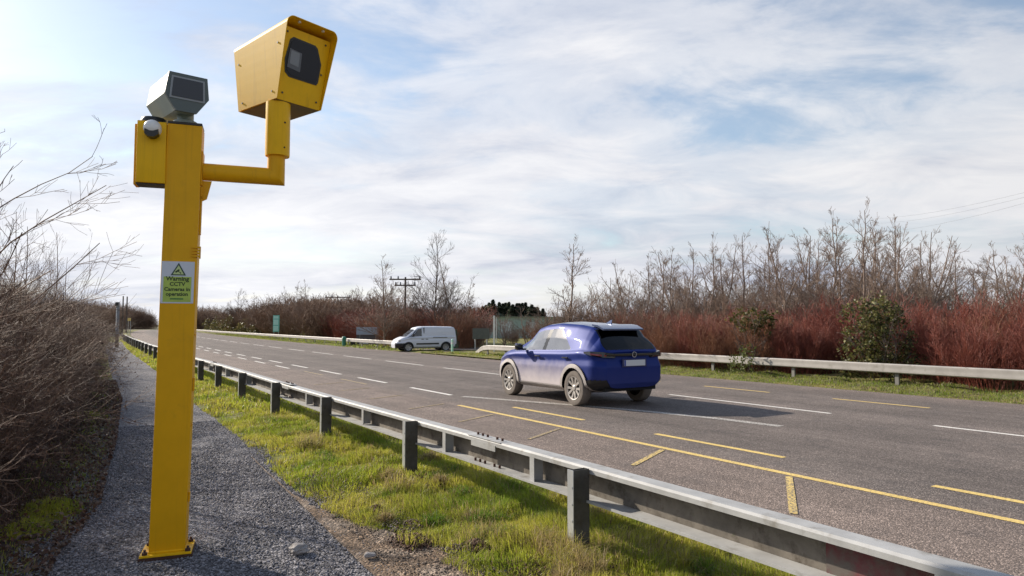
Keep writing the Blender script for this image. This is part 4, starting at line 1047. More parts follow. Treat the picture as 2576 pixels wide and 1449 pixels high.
right = [(1500, 36, 672, 2), (1560, 37, 690, 1), (1622, 36, 655, 3), (1668, 38, 645, 0), (1716, 34, 622, 1), (1752, 37, 640, 2), (1785, 33, 605, 3), (1822, 36, 640, 0), (1868, 33, 595, 1),
         (1905, 35, 630, 2), (1948, 31, 605, 0), (2008, 29, 572, 1), (2050, 33, 600, 3), (2098, 30, 545, 3), (2128, 33, 585, 2), (2166, 28, 528, 3), (2205, 31, 580, 0), (2252, 28, 552, 1), (2296, 29, 548, 2), (2330, 31, 610, 0),
         (2392, 29, 632, 3), (2442, 30, 668, 0), (2478, 28, 690, 2), (2536, 25, 588, 1), (2600, 25, 600, 0), (2690, 25, 560, 2), (2790, 24, 590, 1)]
right += [(1530, 41, 668, 2), (1592, 42, 660, 1), (1645, 41, 648, 2), (1695, 42, 640, 3), (1738, 40, 625, 0), (1808, 41, 618, 1), (1850, 40, 622, 2), (1925, 39, 612, 3), (1978, 38, 600, 2), (2030, 38, 592, 0), (2072, 37, 580, 1), (2115, 37, 572, 3), (2188, 36, 565, 1), (2232, 36, 570, 2), (2275, 35, 566, 3), (2318, 36, 585, 1), (2362, 35, 625, 2), (2420, 35, 640, 1), (2508, 33, 625, 3), (2562, 30, 600, 2)]
right.sort()
desc = {0: 'slender bare tree', 1: 'forked bare tree', 2: 'many stemmed bare tree', 3: 'narrow upright bare tree'}
for i, (c_, Y, yt, vr) in enumerate(right):
    put_tree(c_, Y, yt, vr, '%s, %s from the left behind the red bushes' % (desc[vr], nth[i]), GT, wide=random.uniform(.95, 1.25))
# thin trees on the left-middle skyline
GL = 'bare trees on the skyline left of the van'
lt = [(600, 95, 735, 4), (640, 98, 742, 0), (585, 90, 745, 2), (690, 80, 738, 1), (722, 78, 728, 3), (750, 75, 716, 0), (772, 76, 712, 3), (795, 78, 738, 2), (668, 84, 745, 2), (838, 80, 760, 2), (560, 100, 772, 2), (820, 76, 758, 0), (705, 85, 748, 2), (2200, 45, 640, 2)]
def behind(col, Y, tmin):
    """smallest depth at or past Y where picture column col lies beyond offset tmin of the road"""
    r3 = ray(col, 816)
    while Y < 400:
        P_ = Vector((r3.x / r3.y * Y, Y)); s_, t_ = P_.dot(U), P_.dot(NN)
        if t_ - CURV * s_ * s_ >= tmin: return Y
        Y += 1
    return Y
for i, (c_, Y, yt, vr) in enumerate(lt[:-1]):
    Y = behind(c_, Y, 21.5)
    o = put_tree(c_, Y, yt, vr, 'bare tree on the far skyline, %s from the left between camera post and van' % nth[sorted(q[0] for q in lt[:-1]).index(c_)], GL, wide=1.1)

# ---- red stemmed bushes: instances of a few meshes
shr = []
def shrub_proto(name, mat_, label, cat='bush', **k):
    v, f = shrub_mesh(**k); o = obj(name, v, f, M[mat_]); tag(o, label, cat); shr.append(o); return o
red = [shrub_proto('red_stemmed_bush', 'twig_red', 'red stemmed bush', h=2.2, n=150, spread=.9, seed=s_, m=(6, 4), tw=.0048, wob=.055, r0=.007) for s_ in (21, 22)]
rust = [shrub_proto('rusty_bush', 'twig_rust', 'rusty brown bush', h=2.2, n=130, spread=.9, seed=23, m=(6, 4), tw=.0048, wob=.07, r0=.007)]
brown = [shrub_proto('brown_bare_bush', 'twig_brown', 'brown bare bush', h=2.6, n=120, spread=1.0, seed=24, m=(6, 4), tw=.007, wob=.10, lean=.45)]
first = set()
def put_shrub(src, loc, h, label, group, wide=1., h0=2.3):
    if src.name in first: o = src.copy(); COL.objects.link(o)
    else: o = src; first.add(src.name)
    s = h / h0; place(o, loc, random.uniform(0, 6.28), (s * wide, s * wide, s), label, group); return o
GR = 'red stemmed bushes along the far barrier'
k = 0; spots = []
for row, t0 in enumerate((20.3, 21.7, 23.3)):
    for s in np.arange(-11, 27.5, 1.45 if row == 0 else 1.8):
        if row == 0 and 9.7 < s < 12.2: continue
        spots.append((s + random.uniform(-.4, .4), t0 + random.uniform(-.3, .3), row))
rowname = ['front', 'middle', 'back']
cnt = {0: -1, 1: -1, 2: -1}
for s, t, row in spots:
    cnt[row] += 1
    P_ = ST(s, t, .03)
    src = random.choice(red + red + rust + rust); hh = (1.82 + .22 * row) * random.uniform(.88, 1.1)
    if s > 19: src = random.choice(rust + brown + red); hh *= .95
    kind = {'red': 'dark red stemmed', 'rus': 'rusty brown stemmed', 'bro': 'dull brown stemmed'}[src.name[:3]]
    put_shrub(src, P_, hh, '%s bush, %s from the right, %s row behind far barrier' % (kind, nth[cnt[row]], rowname[row]), GR, wide=random.uniform(.95, 1.2))
# ivy covered bush
def leaf_cloud(blobs, n, size, cols, seed, flat=.0):
    rg = np.random.default_rng(seed); vs, cs = [], []
    tot = sum(b[3] * b[4] * b[5] for b in blobs)
    for (x, y, z_, rx, ry, rz_) in blobs:
        m_ = int(n * rx * ry * rz_ / tot); d = norm(rg.normal(size=(m_, 3))); r_ = rg.random((m_, 1)) ** .45
        # clumps
        nc = 34; cc = norm(rg.normal(size=(nc, 3))) * rg.uniform(.5, 1.15, (nc, 1)); ci = rg.integers(0, nc, m_)
        pos = np.where(rg.random((m_, 1)) < .85, cc[ci] + rg.normal(size=(m_, 3)) * .13, d * r_) * np.array([rx, ry, rz_]) + np.array([x, y, z_])
        a = norm(rg.normal(size=(m_, 3)) + np.array([0, 0, .4])); b = norm(np.cross(a, rg.normal(size=(m_, 3)))); c = np.cross(a, b)
        s_ = size * rg.uniform(.6, 1.3, (m_, 1))
        vs.append(np.stack([pos + b * s_, pos + c * s_ * .6, pos - b * s_, pos - c * s_ * .6], 1)); cl = np.array(cols)[rg.integers(0, len(cols), m_)] * rg.uniform(.7, 1.3, (m_, 1))
        cs.append(np.repeat(cl[:, None], 4, 1))
    V = np.concatenate(vs).reshape(-1, 3); C_ = np.concatenate(cs).reshape(-1, 3); Fq = np.arange(len(V)).reshape(-1, 4)
    return V, Fq, C_
ivc = [(.08, .09, .025), (.12, .12, .035), (.045, .055, .02), (.18, .17, .05), (.24, .22, .09), (.10, .07, .04)]
def ivy(name, loc, blobs, n, size, label, cat='bush', cols=ivc, seed=5, stem=True):
    root = empty(name, loc); tag(root, label, cat)
    v, f, c = leaf_cloud(blobs, n, size, cols, seed); obj('foliage', v, f, M['leaf'], root, colors=c)
    if stem:
        v, f = shrub_mesh(max(b[2] for b in blobs), 14, .5, seed, m=(4, 3), tw=.008); obj('stems', v, f, M['bark_dark'], root)
    return root
P_ = AT(2212, 20.1)
ivy('ivy_bush', P_, [(-.15, 0, 1.75, .85, .7, .75), (.25, .1, 1.15, .8, .7, .8), (-.4, 0, .8, .7, .6, .6), (.15, .1, 2.05, .5, .5, .45), (.5, 0, .5, .9, .6, .4), (-.6, 0, .45, .7, .5, .35)], 6500, .05, 'big dark green ivy covered bush standing among the red bushes behind the far barrier')
P_ = AT(1895, 23.6)
ivy('ivy_clump', P_, [(0, 0, 1.95, .7, .5, .34), (.35, 0, 1.55, .45, .4, .4), (-.3, 0, 1.6, .3, .3, .2)], 1100, .055, 'small ivy clump on top of the red bushes just right of the car', cols=[(.11, .10, .03), (.07, .08, .02), (.16, .12, .04)], seed=6)
P_ = AT(1862, 22.6)
ivy('leafy_shrub', P_, [(0, 0, .35, .5, .4, .35), (.2, 0, .7, .35, .3, .4)], 450, .045, 'low yellow green shrub behind the far barrier right of the car', cols=[(.13, .15, .04), (.09, .11, .03)], seed=8, stem=False)

# ---- left middle mass: brown scrub, gorse, red bushes towards the van
GB = 'scrub beyond the far left barrier'
k = 0
for t0, hm in ((23.2, 1.08), (25.2, 1.2), (28.2, 1.35)):
    for kk, s in enumerate(np.arange(45.5 if t0 < 24 else 47 if t0 < 26 else 52, 150, 2.5 if t0 < 24 else 3.4)):
        if s < 66: src = random.choice(red + red + rust); h_ = 2.3 * hm
        elif s < 72: src = random.choice(red + brown); h_ = 2.6 * hm
        else: src = random.choice(brown + brown + rust); h_ = 3.3 * hm
        if s > 105: h_ *= .9
        if s > 88 : h_ *= 1.05
        nmk = {'red': 'dark red bush', 'rus': 'rusty bush', 'bro': 'brown leafless bush'}[src.name[:3]]
        put_shrub(src, ST(s + random.uniform(-.6, .6), t0 + random.uniform(-.5, .5), -.02), h_ * random.uniform(.85, 1.1), '%s past the van, %s from it, %s line behind long barrier' % (nmk, nth[kk], 'front' if t0 < 24 else 'middle' if t0 < 26 else 'rear'), GB, wide=random.uniform(1.3, 1.6))
for i, (c_, Y, w_, h_) in enumerate([(545, 141, 3.7, 3.3), (585, 121, 3.9, 3.4), (625, 107, 3.2, 2.7), (655, 100, 2.4, 1.9), (780, 76, 1.4, 1.6)]):
    ivy('gorse_bush', AT(c_, Y), [(0, 0, h_ * .45, w_ * .6, w_ * .6, h_ * .5), (w_ * .3, 0, h_ * .35, w_ * .4, w_ * .5, h_ * .4)], 1500, .15, '%s olive gorse bush at the foot of the distant scrub, counted from the left' % nth[i], cols=[(.13, .12, .04), (.09, .09, .03), (.17, .14, .06)], seed=30 + i, stem=False)
# bushes by the junction, right of the van
for i, (c_, Y, h_, src) in enumerate([(1158, 47, 2.5, rust[0]), (1170, 48, 2.3, brown[0]), (1068, 52, 2.2, brown[0]), (1108, 52, 2.2, rust[0]), (1020, 52, 2.3, brown[0]), (985, 51, 2.2, rust[0]), (1372, 42, 2.0, rust[0]), (1290, 60, 1.0, brown[0])]):
    put_shrub(src, AT(c_, Y), h_, '%s leafless bush near the junction, counted from the left' % nth[sorted([1158, 1170, 1068, 1108, 1020, 985, 1372, 1290]).index(c_)], 'bushes around the side road junction')
put_tree(1268, 47, 772, 2, 'small dark bare tree right of the white sign post', wide=1.2)
put_tree(1325, 46, 768, 1, 'small sparse bare tree before the shed, just left of the car', wide=1.5)
# ---- distant tree line mass as individual far bushes on both sides of the road's end
GF = 'distant leafless trees at the end of the road'
rgf = np.random.default_rng(77)
far = []
for c_ in np.arange(150, 392, 9): far.append((c_, (150 if c_ < 285 else 285) + rgf.uniform(-10, 30), np.interp(c_, [150, 240, 300, 345, 392], [762, 772, 775, 778, 806]) + rgf.uniform(-4, 4)))
for c_ in np.arange(484, 560, 9): far.append((c_, 285 + rgf.uniform(-10, 25), 778 + rgf.uniform(-4, 5)))
for i, (c_, Y, yt) in enumerate(far):
    h_ = HZ(yt, Y) + .2
    put_shrub(brown[0], AT(c_, Y, -.2), h_, '%s leafless tree from the left on the low horizon at the road end' % nth[i], GF, wide=1.0, h0=2.6)
# ---- dark conifers beyond the shed
def conifer_mesh(seed, h=8., r=2.2):
    rg = np.random.default_rng(seed); n = 2600
    z_ = rg.random(n) ** .8; rad = r * (1 - z_) ** 1.0 * (.35 + .65 * rg.random(n)) * (1 + .3 * np.sin(z_ * 23 + 2 * rg.random())) + .05; an = rg.uniform(0, 6.283, n); lay = .12 * np.sin(z_ * 40)
    pos = np.stack([np.cos(an) * rad * (1 + lay), np.sin(an) * rad * (1 + lay), h * (.12 + .88 * z_)], 1)
    a = norm(np.stack([np.cos(an), np.sin(an), -.35 + 0 * an], 1) + rg.normal(size=(n, 3)) * .3); b = norm(np.cross(a, np.array([0, 0, 1.])))
    s_ = .30 * rg.uniform(.6, 1.3, (n, 1)); V = np.stack([pos + a * s_, pos + b * s_ * .45, pos - a * s_, pos - b * s_ * .45], 1).reshape(-1, 3)
    col = np.repeat((np.array([.10, .125, .08]) * rg.uniform(.6, 1.4, (n, 1)))[:, None], 4, 1).reshape(-1, 3)  # leaf colour lightened to stand in for distance haze
    return V, np.arange(len(V)).reshape(-1, 4), col
v, f, c = conifer_mesh(3); con = empty('conifer'); obj('foliage', v, f, M['leaf'], con, colors=c); p = MB(); p.tube((0, 0, -.2), (0, 0, 6), .18, .06, 8); p.build('trunk', M['bark_dark'], con)
conr = [(1182, 770), (1205, 766), (1222, 762), (1240, 757), (1256, 760), (1272, 755), (1290, 758), (1306, 756), (1322, 762), (1338, 759), (1352, 764), (1366, 768), (1192, 776), (1230, 766), (1265, 764), (1300, 765), (1330, 768), (1248, 768), (1214, 774), (1280, 762), (1314, 764), (1345, 770)]
for i, (c_, yt) in enumerate(conr):
    o = con if i == 0 else copy_tree(con); Y = 118 + (i % 3) * 6
    s_ = (HZ(yt + 4, Y) + .3) / 8; place(o, AT(c_, Y, -.3), random.uniform(0, 6), (s_ * 1.65, s_ * 1.65, s_ * random.uniform(.93, 1.12)), '%s dark green conifer from the left in the clump above the shed roof' % nth[sorted(q[0] for q in conr).index(c_)], 'conifers beyond the pale shed'); o['category'] = 'tree'

# ------------------------------------------------------------------ near hedge on the left
def hedge_mesh(h, n, seed, spread=.6, m=(7, 5), tw=.0026, lean=.18, wob=.28, up=.05, r0=.008, leaves=9000):
    v, f = shrub_mesh(h, n, spread, seed, m=m, tw=tw, lean=lean, wob=wob, up=up, r0=r0, blr=.34, K=8)
    rg = np.random.default_rng(seed + 900); c = v[rg.integers(0, len(v), leaves)]; c = c[c[:, 2] < h * (.35 + .3 * rg.random(len(c)))]; k = len(c)
    a = norm(rg.normal(size=(k, 3))); b = norm(np.cross(a, rg.normal(size=(k, 3)))); s_ = .019 * rg.uniform(.5, 1.5, (k, 1))
    q = np.stack([c + a * s_, c + b * s_ * .6, c - a * s_, c - b * s_ * .6], 1).reshape(-1, 3)
    return merge([(v, f), (q, np.arange(len(q)).reshape(-1, 4))])
GH = 'leafless hedge bushes along the left of the path'
hp = []
for sd2, mt in ((41, 'twig_hedge'), (42, 'twig_dark'), (43, 'twig_mid')):
    v, f = hedge_mesh(2.7, 100, sd2); o = obj('bare_hedge_bush', v, f, M[mt]); tag(o, 'hedge', 'hedge bush'); hp.append(o); shr.append(o)
hs_ = []
for i, s in enumerate(np.arange(6.2, 62, .9)):
    if s > 20 and i % 2: continue
    for r2, off in ((0, -1.40 - (.30 if s > 11 else 0)), (1, -2.5)):
        if r2 == 1 and s > 30: continue
        hs_.append((s + random.uniform(-.3, .3), float(np.interp(s, *T_PL)) + off + random.uniform(-.15, .15) - (.25 if s < 8 else 0), r2))
hc = {0: -1, 1: -1}
for i, (s, t, r2) in enumerate(hs_):
    hc[r2] += 1
    h_ = ((2.05 if s < 13 else 2.35) if r2 == 0 else 2.65) * random.uniform(.88, 1.1)
    if s < 8: h_ *= .9
    put_shrub(hp[i % 3], ST(s, t, .02), h_, '%s tangled bush along the path from the near end, hedge %s row' % (nth[hc[r2]], 'front' if r2 == 0 else 'back'), GH, wide=.95, h0=2.7)
# low brambles at the foot of the hedge
v, f = hedge_mesh(.9, 70, 55, spread=.7, m=(5, 3), lean=1.2, wob=.35, tw=.0026, leaves=1500); lowb = obj('bramble', v, f, M['twig_dark']); tag(lowb, 'bramble', 'bramble')
for i, s in enumerate(np.arange(4.3, 26, .9)):
    put_shrub(lowb, ST(s, float(np.interp(s, *T_PL)) - .80 + random.uniform(-.12, .1), .0), random.uniform(.35, .6), '%s low dark bramble from the near end at the foot of the hedge' % nth[i], 'low brambles along the path edge', h0=.9)
# tall hawthorn at the left edge
ht = make_tree('hawthorn', 6, 61, 'twig_hedge', spread=.46, upb=-.01, low=.25, m=(16, 6, 4, 2), multi=1, rb=.008, tw=.0045)
place(ht, AT(-95, 8.6), 1.2, .74, 'tall thorny leafless tree reaching over the hedge at the left edge'); ht['category'] = 'tree'
for i, (s, t, sc_) in enumerate(((11.5, -1.7, .50), (14.5, -1.6, .47))):
    o = copy_tree(ht); place(o, ST(s, t, 0), 2.5 + i, sc_, ['leafless thorn tree behind the hedge a little beyond the tallest one', 'small leafless thorn tree farther along the hedge, wispy top'][i])

for i, (c_, Y, yt, lb) in enumerate([(60, 13, 560, 'upright wispy thorn sapling above the hedge near the left edge'), (125, 16, 575, 'thin upright sapling above the hedge left of the yellow post'), (20, 17, 520, 'bushy thorn tree behind the hedge at the left edge'), (165, 24, 640, 'small twiggy sapling on the hedge top nearest the yellow post')]):
    o = copy_tree(ht); s_ = HZ(yt, Y) / 6.1; place(o, AT(c_, Y), 1.1 * i, (s_ * .62, s_ * .62, s_), lb)
# ------------------------------------------------------------------ grass and litter
def pos_st(s, t, z_):
    tc_ = t + np.where(s > 0, CURV * s * s, 0); return np.stack([U.x * s + NN.x * tc_, U.y * s + NN.y * tc_, z_], -1)
def blades(s, t, hgt, wid, cols, seed, lean=.5, bend=.7):
    rg = np.random.default_rng(seed); n = len(s); base = pos_st(s, t, bumpy(s, t) - .005)
    an = rg.uniform(0, 6.283, n) if lean > 1 else 6.283 * hn(s * 1.5, t * 1.5, 77) + rg.normal(size=n) * 1.1; lean = max(lean, .9); d = np.stack([np.cos(an), np.sin(an), 0 * an], 1)
    a2 = rg.uniform(0, 6.283, n); sdv = np.stack([np.cos(a2), np.sin(a2), 0 * an], 1)
    ln = hgt[:, None]; lk = (lean * rg.random(n))[:, None]; w = wid[:, None]
    m1 = base + np.array([0, 0, 1.]) * ln * .55 + d * ln * lk * .35; tp = base + np.array([0, 0, 1.]) * ln * (1 - bend * lk * .6) + d * ln * lk * 1.1
    V = np.stack([base - sdv * w, base + sdv * w, m1 + sdv * w * .8, m1 - sdv * w * .8, tp + sdv * w * .1, tp - sdv * w * .1], 1)
    I = np.arange(n)[:, None] * 6; Fq = np.concatenate([I + np.array([0, 1, 2, 3]), I + np.array([3, 2, 4, 5])], 0)
    C_ = np.repeat(cols[:, None], 6, 1)
    return V.reshape(-1, 3), Fq, C_.reshape(-1, 3)
G1 = np.array([.31, .385, .035]); G2 = np.array([.50, .475, .075]); G3 = np.array([.16, .27, .025]); ST_ = np.array([.52, .40, .20]); BR = np.array([.16, .095, .05])
def gcols(s, t, seed, straw=.12):
    rg = np.random.default_rng(seed); n = len(s); q = hn(s * 1.6, t * 1.6, 21); q2 = hn(s * 2.6, t * 2.6, 22); u = rg.random((n, 1))
    c = G1 + (G2 - G1) * np.clip(.6 + q[:, None] * .9 + (u - .5) * .5, 0, 1); c = c + (G3 - c) * np.clip(q2[:, None] * 1.2 - .15, 0, .8)
    st = rg.random(n) < straw + .45 * np.clip(hn(s * 1.1, t * 1.1, 23) - .35, 0, 1); c[st] = ST_ * rg.uniform(.6, 1.1, (st.sum(), 1)); br = rg.random(n) < .05; c[br] = BR
    return c * rg.uniform(.75, 1.2, (n, 1))
lst = []
def grow_grass(n, s0, s1, tl, tr, h, w, seed, straw=.12, sparse=True, hv=.5):
    rg = np.random.default_rng(seed); s = s0 + (s1 - s0) * rg.random(n); a, b = tl(s), tr(s); t = a + (b - a) * rg.random(n)
    if sparse:
        dens = 1.5 * hn(s * 1.7, t * 1.7, 31) + .9 * hn(s * 4, t * 4, 32); edge = np.clip((t - a) / .45, 0, 1); keep = dens + rg.random(n) * .9 + edge * .9 > .35
        s, t = s[keep], t[keep]
    n = len(s); clump = np.clip(1 + .9 * hn(s * 2.2, t * 2.2, 33) + .4 * hn(s * 6, t * 6, 34), .3, 2.4)
    hh = h * clump * rg.uniform(1 - hv, 1 + hv, n); ww = w * rg.uniform(.6, 1.3, n)
    lst.append(blades(s, t, hh, ww, gcols(s, t, seed + 1, straw), seed + 2))
PRf = lambda s: np.interp(s, *T_PR) + np.interp(s, [0, 3, 5, 6, 7], [.45, .38, .24, .04, -.04])
grow_grass(130000, .8, 6.5, PRf, lambda s: 0 * s + ROAD_L + .05, .075, .0022, 100)
grow_grass(80000, 6.5, 13, PRf, lambda s: 0 * s + ROAD_L + .05, .07, .0035, 110)
grow_grass(40000, 13, 30, PRf, lambda s: 0 * s + ROAD_L + .1, .08, .007, 120)
grow_grass(22000, 30, 85, PRf, lambda s: 0 * s + ROAD_L + .1, .10, .018, 130)
rt_ = np.random.default_rng(888)
for i in range(46):                                     # taller tussocks that break up the sward
    s0 = 1.6 + 12 * rt_.random() ** 1.2; t0 = float(PRf(np.array(s0))) + .15 + rt_.random() * 1.9; n_ = int(420 * (1 - s0 / 22)); an = rt_.uniform(0, 6.283, n_); r0_ = rt_.uniform(.07, .17); rad = r0_ * np.sqrt(rt_.random(n_))
    s_a = s0 + rad * np.cos(an); t_a = t0 + rad * np.sin(an); base_c = [G1, G2, G3, ST_ * .8][rt_.integers(0, 4)]; cc_ = base_c * rt_.uniform(.55, 1.15, (n_, 1)); dq = rt_.random(n_) < .25; cc_[dq] = ST_ * .7
    lst.append(blades(s_a, t_a, .15 * rt_.uniform(.5, 1.25, n_) * (1.1 - .5 * rad / r0_), .0021 * rt_.uniform(.7, 1.4, n_) * (1 + s0 * .06), cc_, 900 + i, lean=1.35))
V = [q[0] for q in lst]; C_ = [q[2] for q in lst]; off = np.cumsum([0] + [len(q) for q in V[:-1]]); Fq = np.concatenate([q[1] + o for q, o in zip(lst, off)])
gr = obj('grass', np.concatenate(V), Fq, M['grass'], colors=np.concatenate(C_)); tag(gr, 'bright green and straw grass on the near verge under the barrier', 'grass', kind='stuff')
lst = []
ER = lambda s: 0 * s + ROAD_R - .02
grow_grass(50000, -8, 24, ER, lambda s: 0 * s + 19.9, .055, .008, 200, .3, False)
grow_grass(26000, 40.5, 130, ER, lambda s: 0 * s + 20.3, .09, .028, 220, .25, False)
V = [q[0] for q in lst]; C_ = [q[2] for q in lst]; off = np.cumsum([0] + [len(q) for q in V[:-1]]); Fq = np.concatenate([q[1] + o for q, o in zip(lst, off)])
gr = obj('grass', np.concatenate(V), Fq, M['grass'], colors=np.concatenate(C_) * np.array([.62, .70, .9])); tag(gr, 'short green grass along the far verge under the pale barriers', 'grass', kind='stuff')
# grass island at the junction
lst = []
rg = np.random.default_rng(9); 
grow_grass(16000, 23, 36.5, ER, lambda s: 0 * s + np.interp(s, [23, 30, 36.5], [19.9, 20.5, 17.3]), .08, .012, 240, .25, False)
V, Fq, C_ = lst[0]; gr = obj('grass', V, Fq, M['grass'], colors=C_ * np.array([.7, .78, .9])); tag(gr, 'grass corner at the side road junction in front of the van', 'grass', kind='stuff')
isl = sheet_g('grass_island', *np.meshgrid(np.linspace(23, 36.6, 12), np.linspace(0, 1, 5), indexing='ij'), lambda s, t: .11 + 0 * s, M['earth'])
me = isl.data
for q in range(len(me.vertices)):
    s = 23 + 13.6 * (q // 5) / 11; kk = (q % 5) / 4; t = ROAD_R - .05 + (np.interp(s, [23, 30, 36.6], [19.9, 20.5, 17.2]) - ROAD_R + .05) * kk; me.vertices[q].co = ST(s, t, .02 + .07 * math.sin(math.pi * min(1, kk * 1.2 + .2)) * min(1, (36.7 - s) / 2))
lst = []
grow_grass(26000, 5, 45, lambda s: np.interp(s, *T_PL) - .65, lambda s: np.interp(s, *T_PL) + .06, .06, .0045, 260, .3, True)
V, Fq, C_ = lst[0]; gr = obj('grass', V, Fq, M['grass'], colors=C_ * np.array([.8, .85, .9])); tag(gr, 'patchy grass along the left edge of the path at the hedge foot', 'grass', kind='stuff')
# tufts beside the path on the left
lst = []
for i, (px_, py_, r_, n_) in enumerate([(130, 1290, .42, 5000), (215, 1000, .55, 3000), (225, 1055, .5, 2600), (205, 975, .5, 1600), (60, 1345, .3, 1500)]):
    r3 = ray(px_, py_); tt = -CH / r3.z; P_ = Vector((r3.x * tt, r3.y * tt)); s0, t0 = P_.dot(U), P_.dot(NN); rg = np.random.default_rng(300 + i)
    an = rg.uniform(0, 6.283, n_); rad = r_ * np.sqrt(rg.random(n_)); s = s0 + rad * np.cos(an); t = t0 - CURV * s0 * s0 + rad * np.sin(an) * .6
    hh = .11 * rg.uniform(.5, 1.3, n_) * (1.2 - rad / r_ * .6); V, Fq, C_ = blades(s, t, hh, .003 * rg.uniform(.7, 1.3, n_) * (1 + i * .3), gcols(s, t, 310 + i, .08) * .9, 320 + i, lean=1.)
    gr = obj('grass', V, Fq, M['grass'], colors=C_); tag(gr, ['green grass tuft at the foot of the hedge left of the camera post', 'sunlit grass strip at the left edge of the path below the dark mound', 'grass strip left of the path, nearer than the sunlit one', 'grass beside the dark mound at the hedge foot', 'small grass tuft at the lower left corner'][i], 'grass', kind='stuff')
# straw tussocks near the posts
lst = []
for i, (s0, t0, n_) in enumerate([(4.05, 3.0, 700), (3.7, 2.95, 600), (4.6, 2.7, 400), (9.6, 2.85, 700), (9.2, 2.7, 500), (3.0, 2.9, 500), (6.4, 2.8, 300), (2.3, 3.0, 500)]):
    rg = np.random.default_rng(400 + i); an = rg.uniform(0, 6.283, n_); rad = .17 * np.sqrt(rg.random(n_)); s = s0 + rad * np.cos(an); t = t0 + rad * np.sin(an)
    col = ST_ * rg.uniform(.5, 1.1, (n_, 1)); gq = rg.random(n_) < .3; col[gq] = G2; lst.append(blades(s, t, .17 * rg.uniform(.5, 1.3, n_), .0018 * rg.uniform(.7, 1.4, n_), col, 410 + i, lean=1.3))
V = [q[0] for q in lst]; C_ = [q[2] for q in lst]; off = np.cumsum([0] + [len(q) for q in V[:-1]]); Fq = np.concatenate([q[1] + o for q, o in zip(lst, off)])
gr = obj('dry_grass', np.concatenate(V), Fq, M['grass'], colors=np.concatenate(C_)); tag(gr, 'straw coloured dry grass tussocks around the near barrier posts', 'grass', kind='stuff')
# loose gravel stones
def stones(s, t, size, z_off, seed, cols, m_, label, name='gravel'):
    rg = np.random.default_rng(seed); n = len(s); c = pos_st(s, t, bumpy(s, t) + z_off)
    o6 = np.array([(1, 0, 0), (-1, 0, 0), (0, 1, 0), (0, -1, 0), (0, 0, 1), (0, 0, -1.)])
    V = o6[None] * (size[:, None, None] * rg.uniform(.5, 1.2, (n, 6, 1))) + rg.normal(size=(n, 6, 3)) * size[:, None, None] * .22; V[:, :, 2] *= .7; V += c[:, None]
    T8 = np.array([(0, 2, 4), (2, 1, 4), (1, 3, 4), (3, 0, 4), (2, 0, 5), (1, 2, 5), (3, 1, 5), (0, 3, 5)]); Fq = (np.arange(n)[:, None, None] * 6 + T8).reshape(-1, 3)
    C_ = np.repeat((cols * rg.uniform(.4, 1.7, (n, 1)))[:, None], 6, 1).reshape(-1, 3)
    o = obj(name, V.reshape(-1, 3), Fq, m_, colors=C_); tag(o, label, 'gravel', kind='stuff'); return o
M['stone_tint'] = leafy('stone_tint', 0., .85)
rg = np.random.default_rng(500); n = 60000; s = 1.5 + 11.5 * rg.random(n) ** 1.3; a, b = np.interp(s, *T_PL) - .2, np.interp(s, *T_PR) + .1; t = a + (b - a) * rg.random(n); t = t + np.where(rg.random(n) < .12, np.abs(rg.normal(size=n)) * .3, 0)
stones(s, t, .0062 * rg.uniform(.6, 1.7, n) * (1 + s * .06), .024, 501, np.array([.19, .185, .20]) + 0 * s[:, None], M['stone_tint'], 'loose grey gravel covering the path')
n = 5000; s = 1.5 + 6 * rg.random(n); t = np.interp(s, *T_PR) + .55 * rg.random(n); stones(s, t, .007 * rg.uniform(.5, 1.6, n), .035, 503, np.array([.19, .155, .125]) + 0 * s[:, None], M['stone_tint'], 'loose brown stones on the trodden soil beside the path')
# fallen leaves under the hedge
rg = np.random.default_rng(600); n = 26000; s = 1.5 + 22 * rg.random(n) ** 1.3; a = np.interp(s, *T_PL); t = a + .12 - 2.6 * rg.random(n) ** 1.6; base = pos_st(s, t, bumpy(s, t) + .03 + .05 * rg.random(n))
a_ = norm(rg.normal(size=(n, 3)) * np.array([1, 1, .6])); b_ = norm(np.cross(a_, rg.normal(size=(n, 3)))); sz = (.016 * rg.uniform(.5, 1.5, n) * (1 + .03 * s))[:, None]
V = np.stack([base + a_ * sz, base + b_ * sz * .6, base - a_ * sz, base - b_ * sz * .6], 1).reshape(-1, 3)
lc = np.array([(.13, .065, .045), (.08, .045, .03), (.17, .11, .075), (.06, .035, .03), (.20, .15, .12)])[rg.integers(0, 5, n)]
o = obj('leaf_litter', V, np.arange(4 * n).reshape(-1, 4), M['leaf'], colors=np.repeat(lc[:, None], 4, 1).reshape(-1, 3)); tag(o, 'brown fallen leaves under the hedge beside the path', 'leaves', kind='stuff')
# brown dead leaves and earth clods in the verge
n = 7000; s = 1.2 + 5.5 * rg.random(n); t = 2.35 + .85 * rg.random(n) ; kq = (hn(s * 1.7, t * 1.7, 71) > .15); s, t = s[kq], t[kq]; n = len(s)
stones(s, t, .009 * rg.uniform(.4, 1.8, n), .02, 505, np.array([.09, .05, .032]) + 0 * s[:, None], M['stone_tint'], 'dark brown earth clods scattered in the near verge', 'earth_clods')
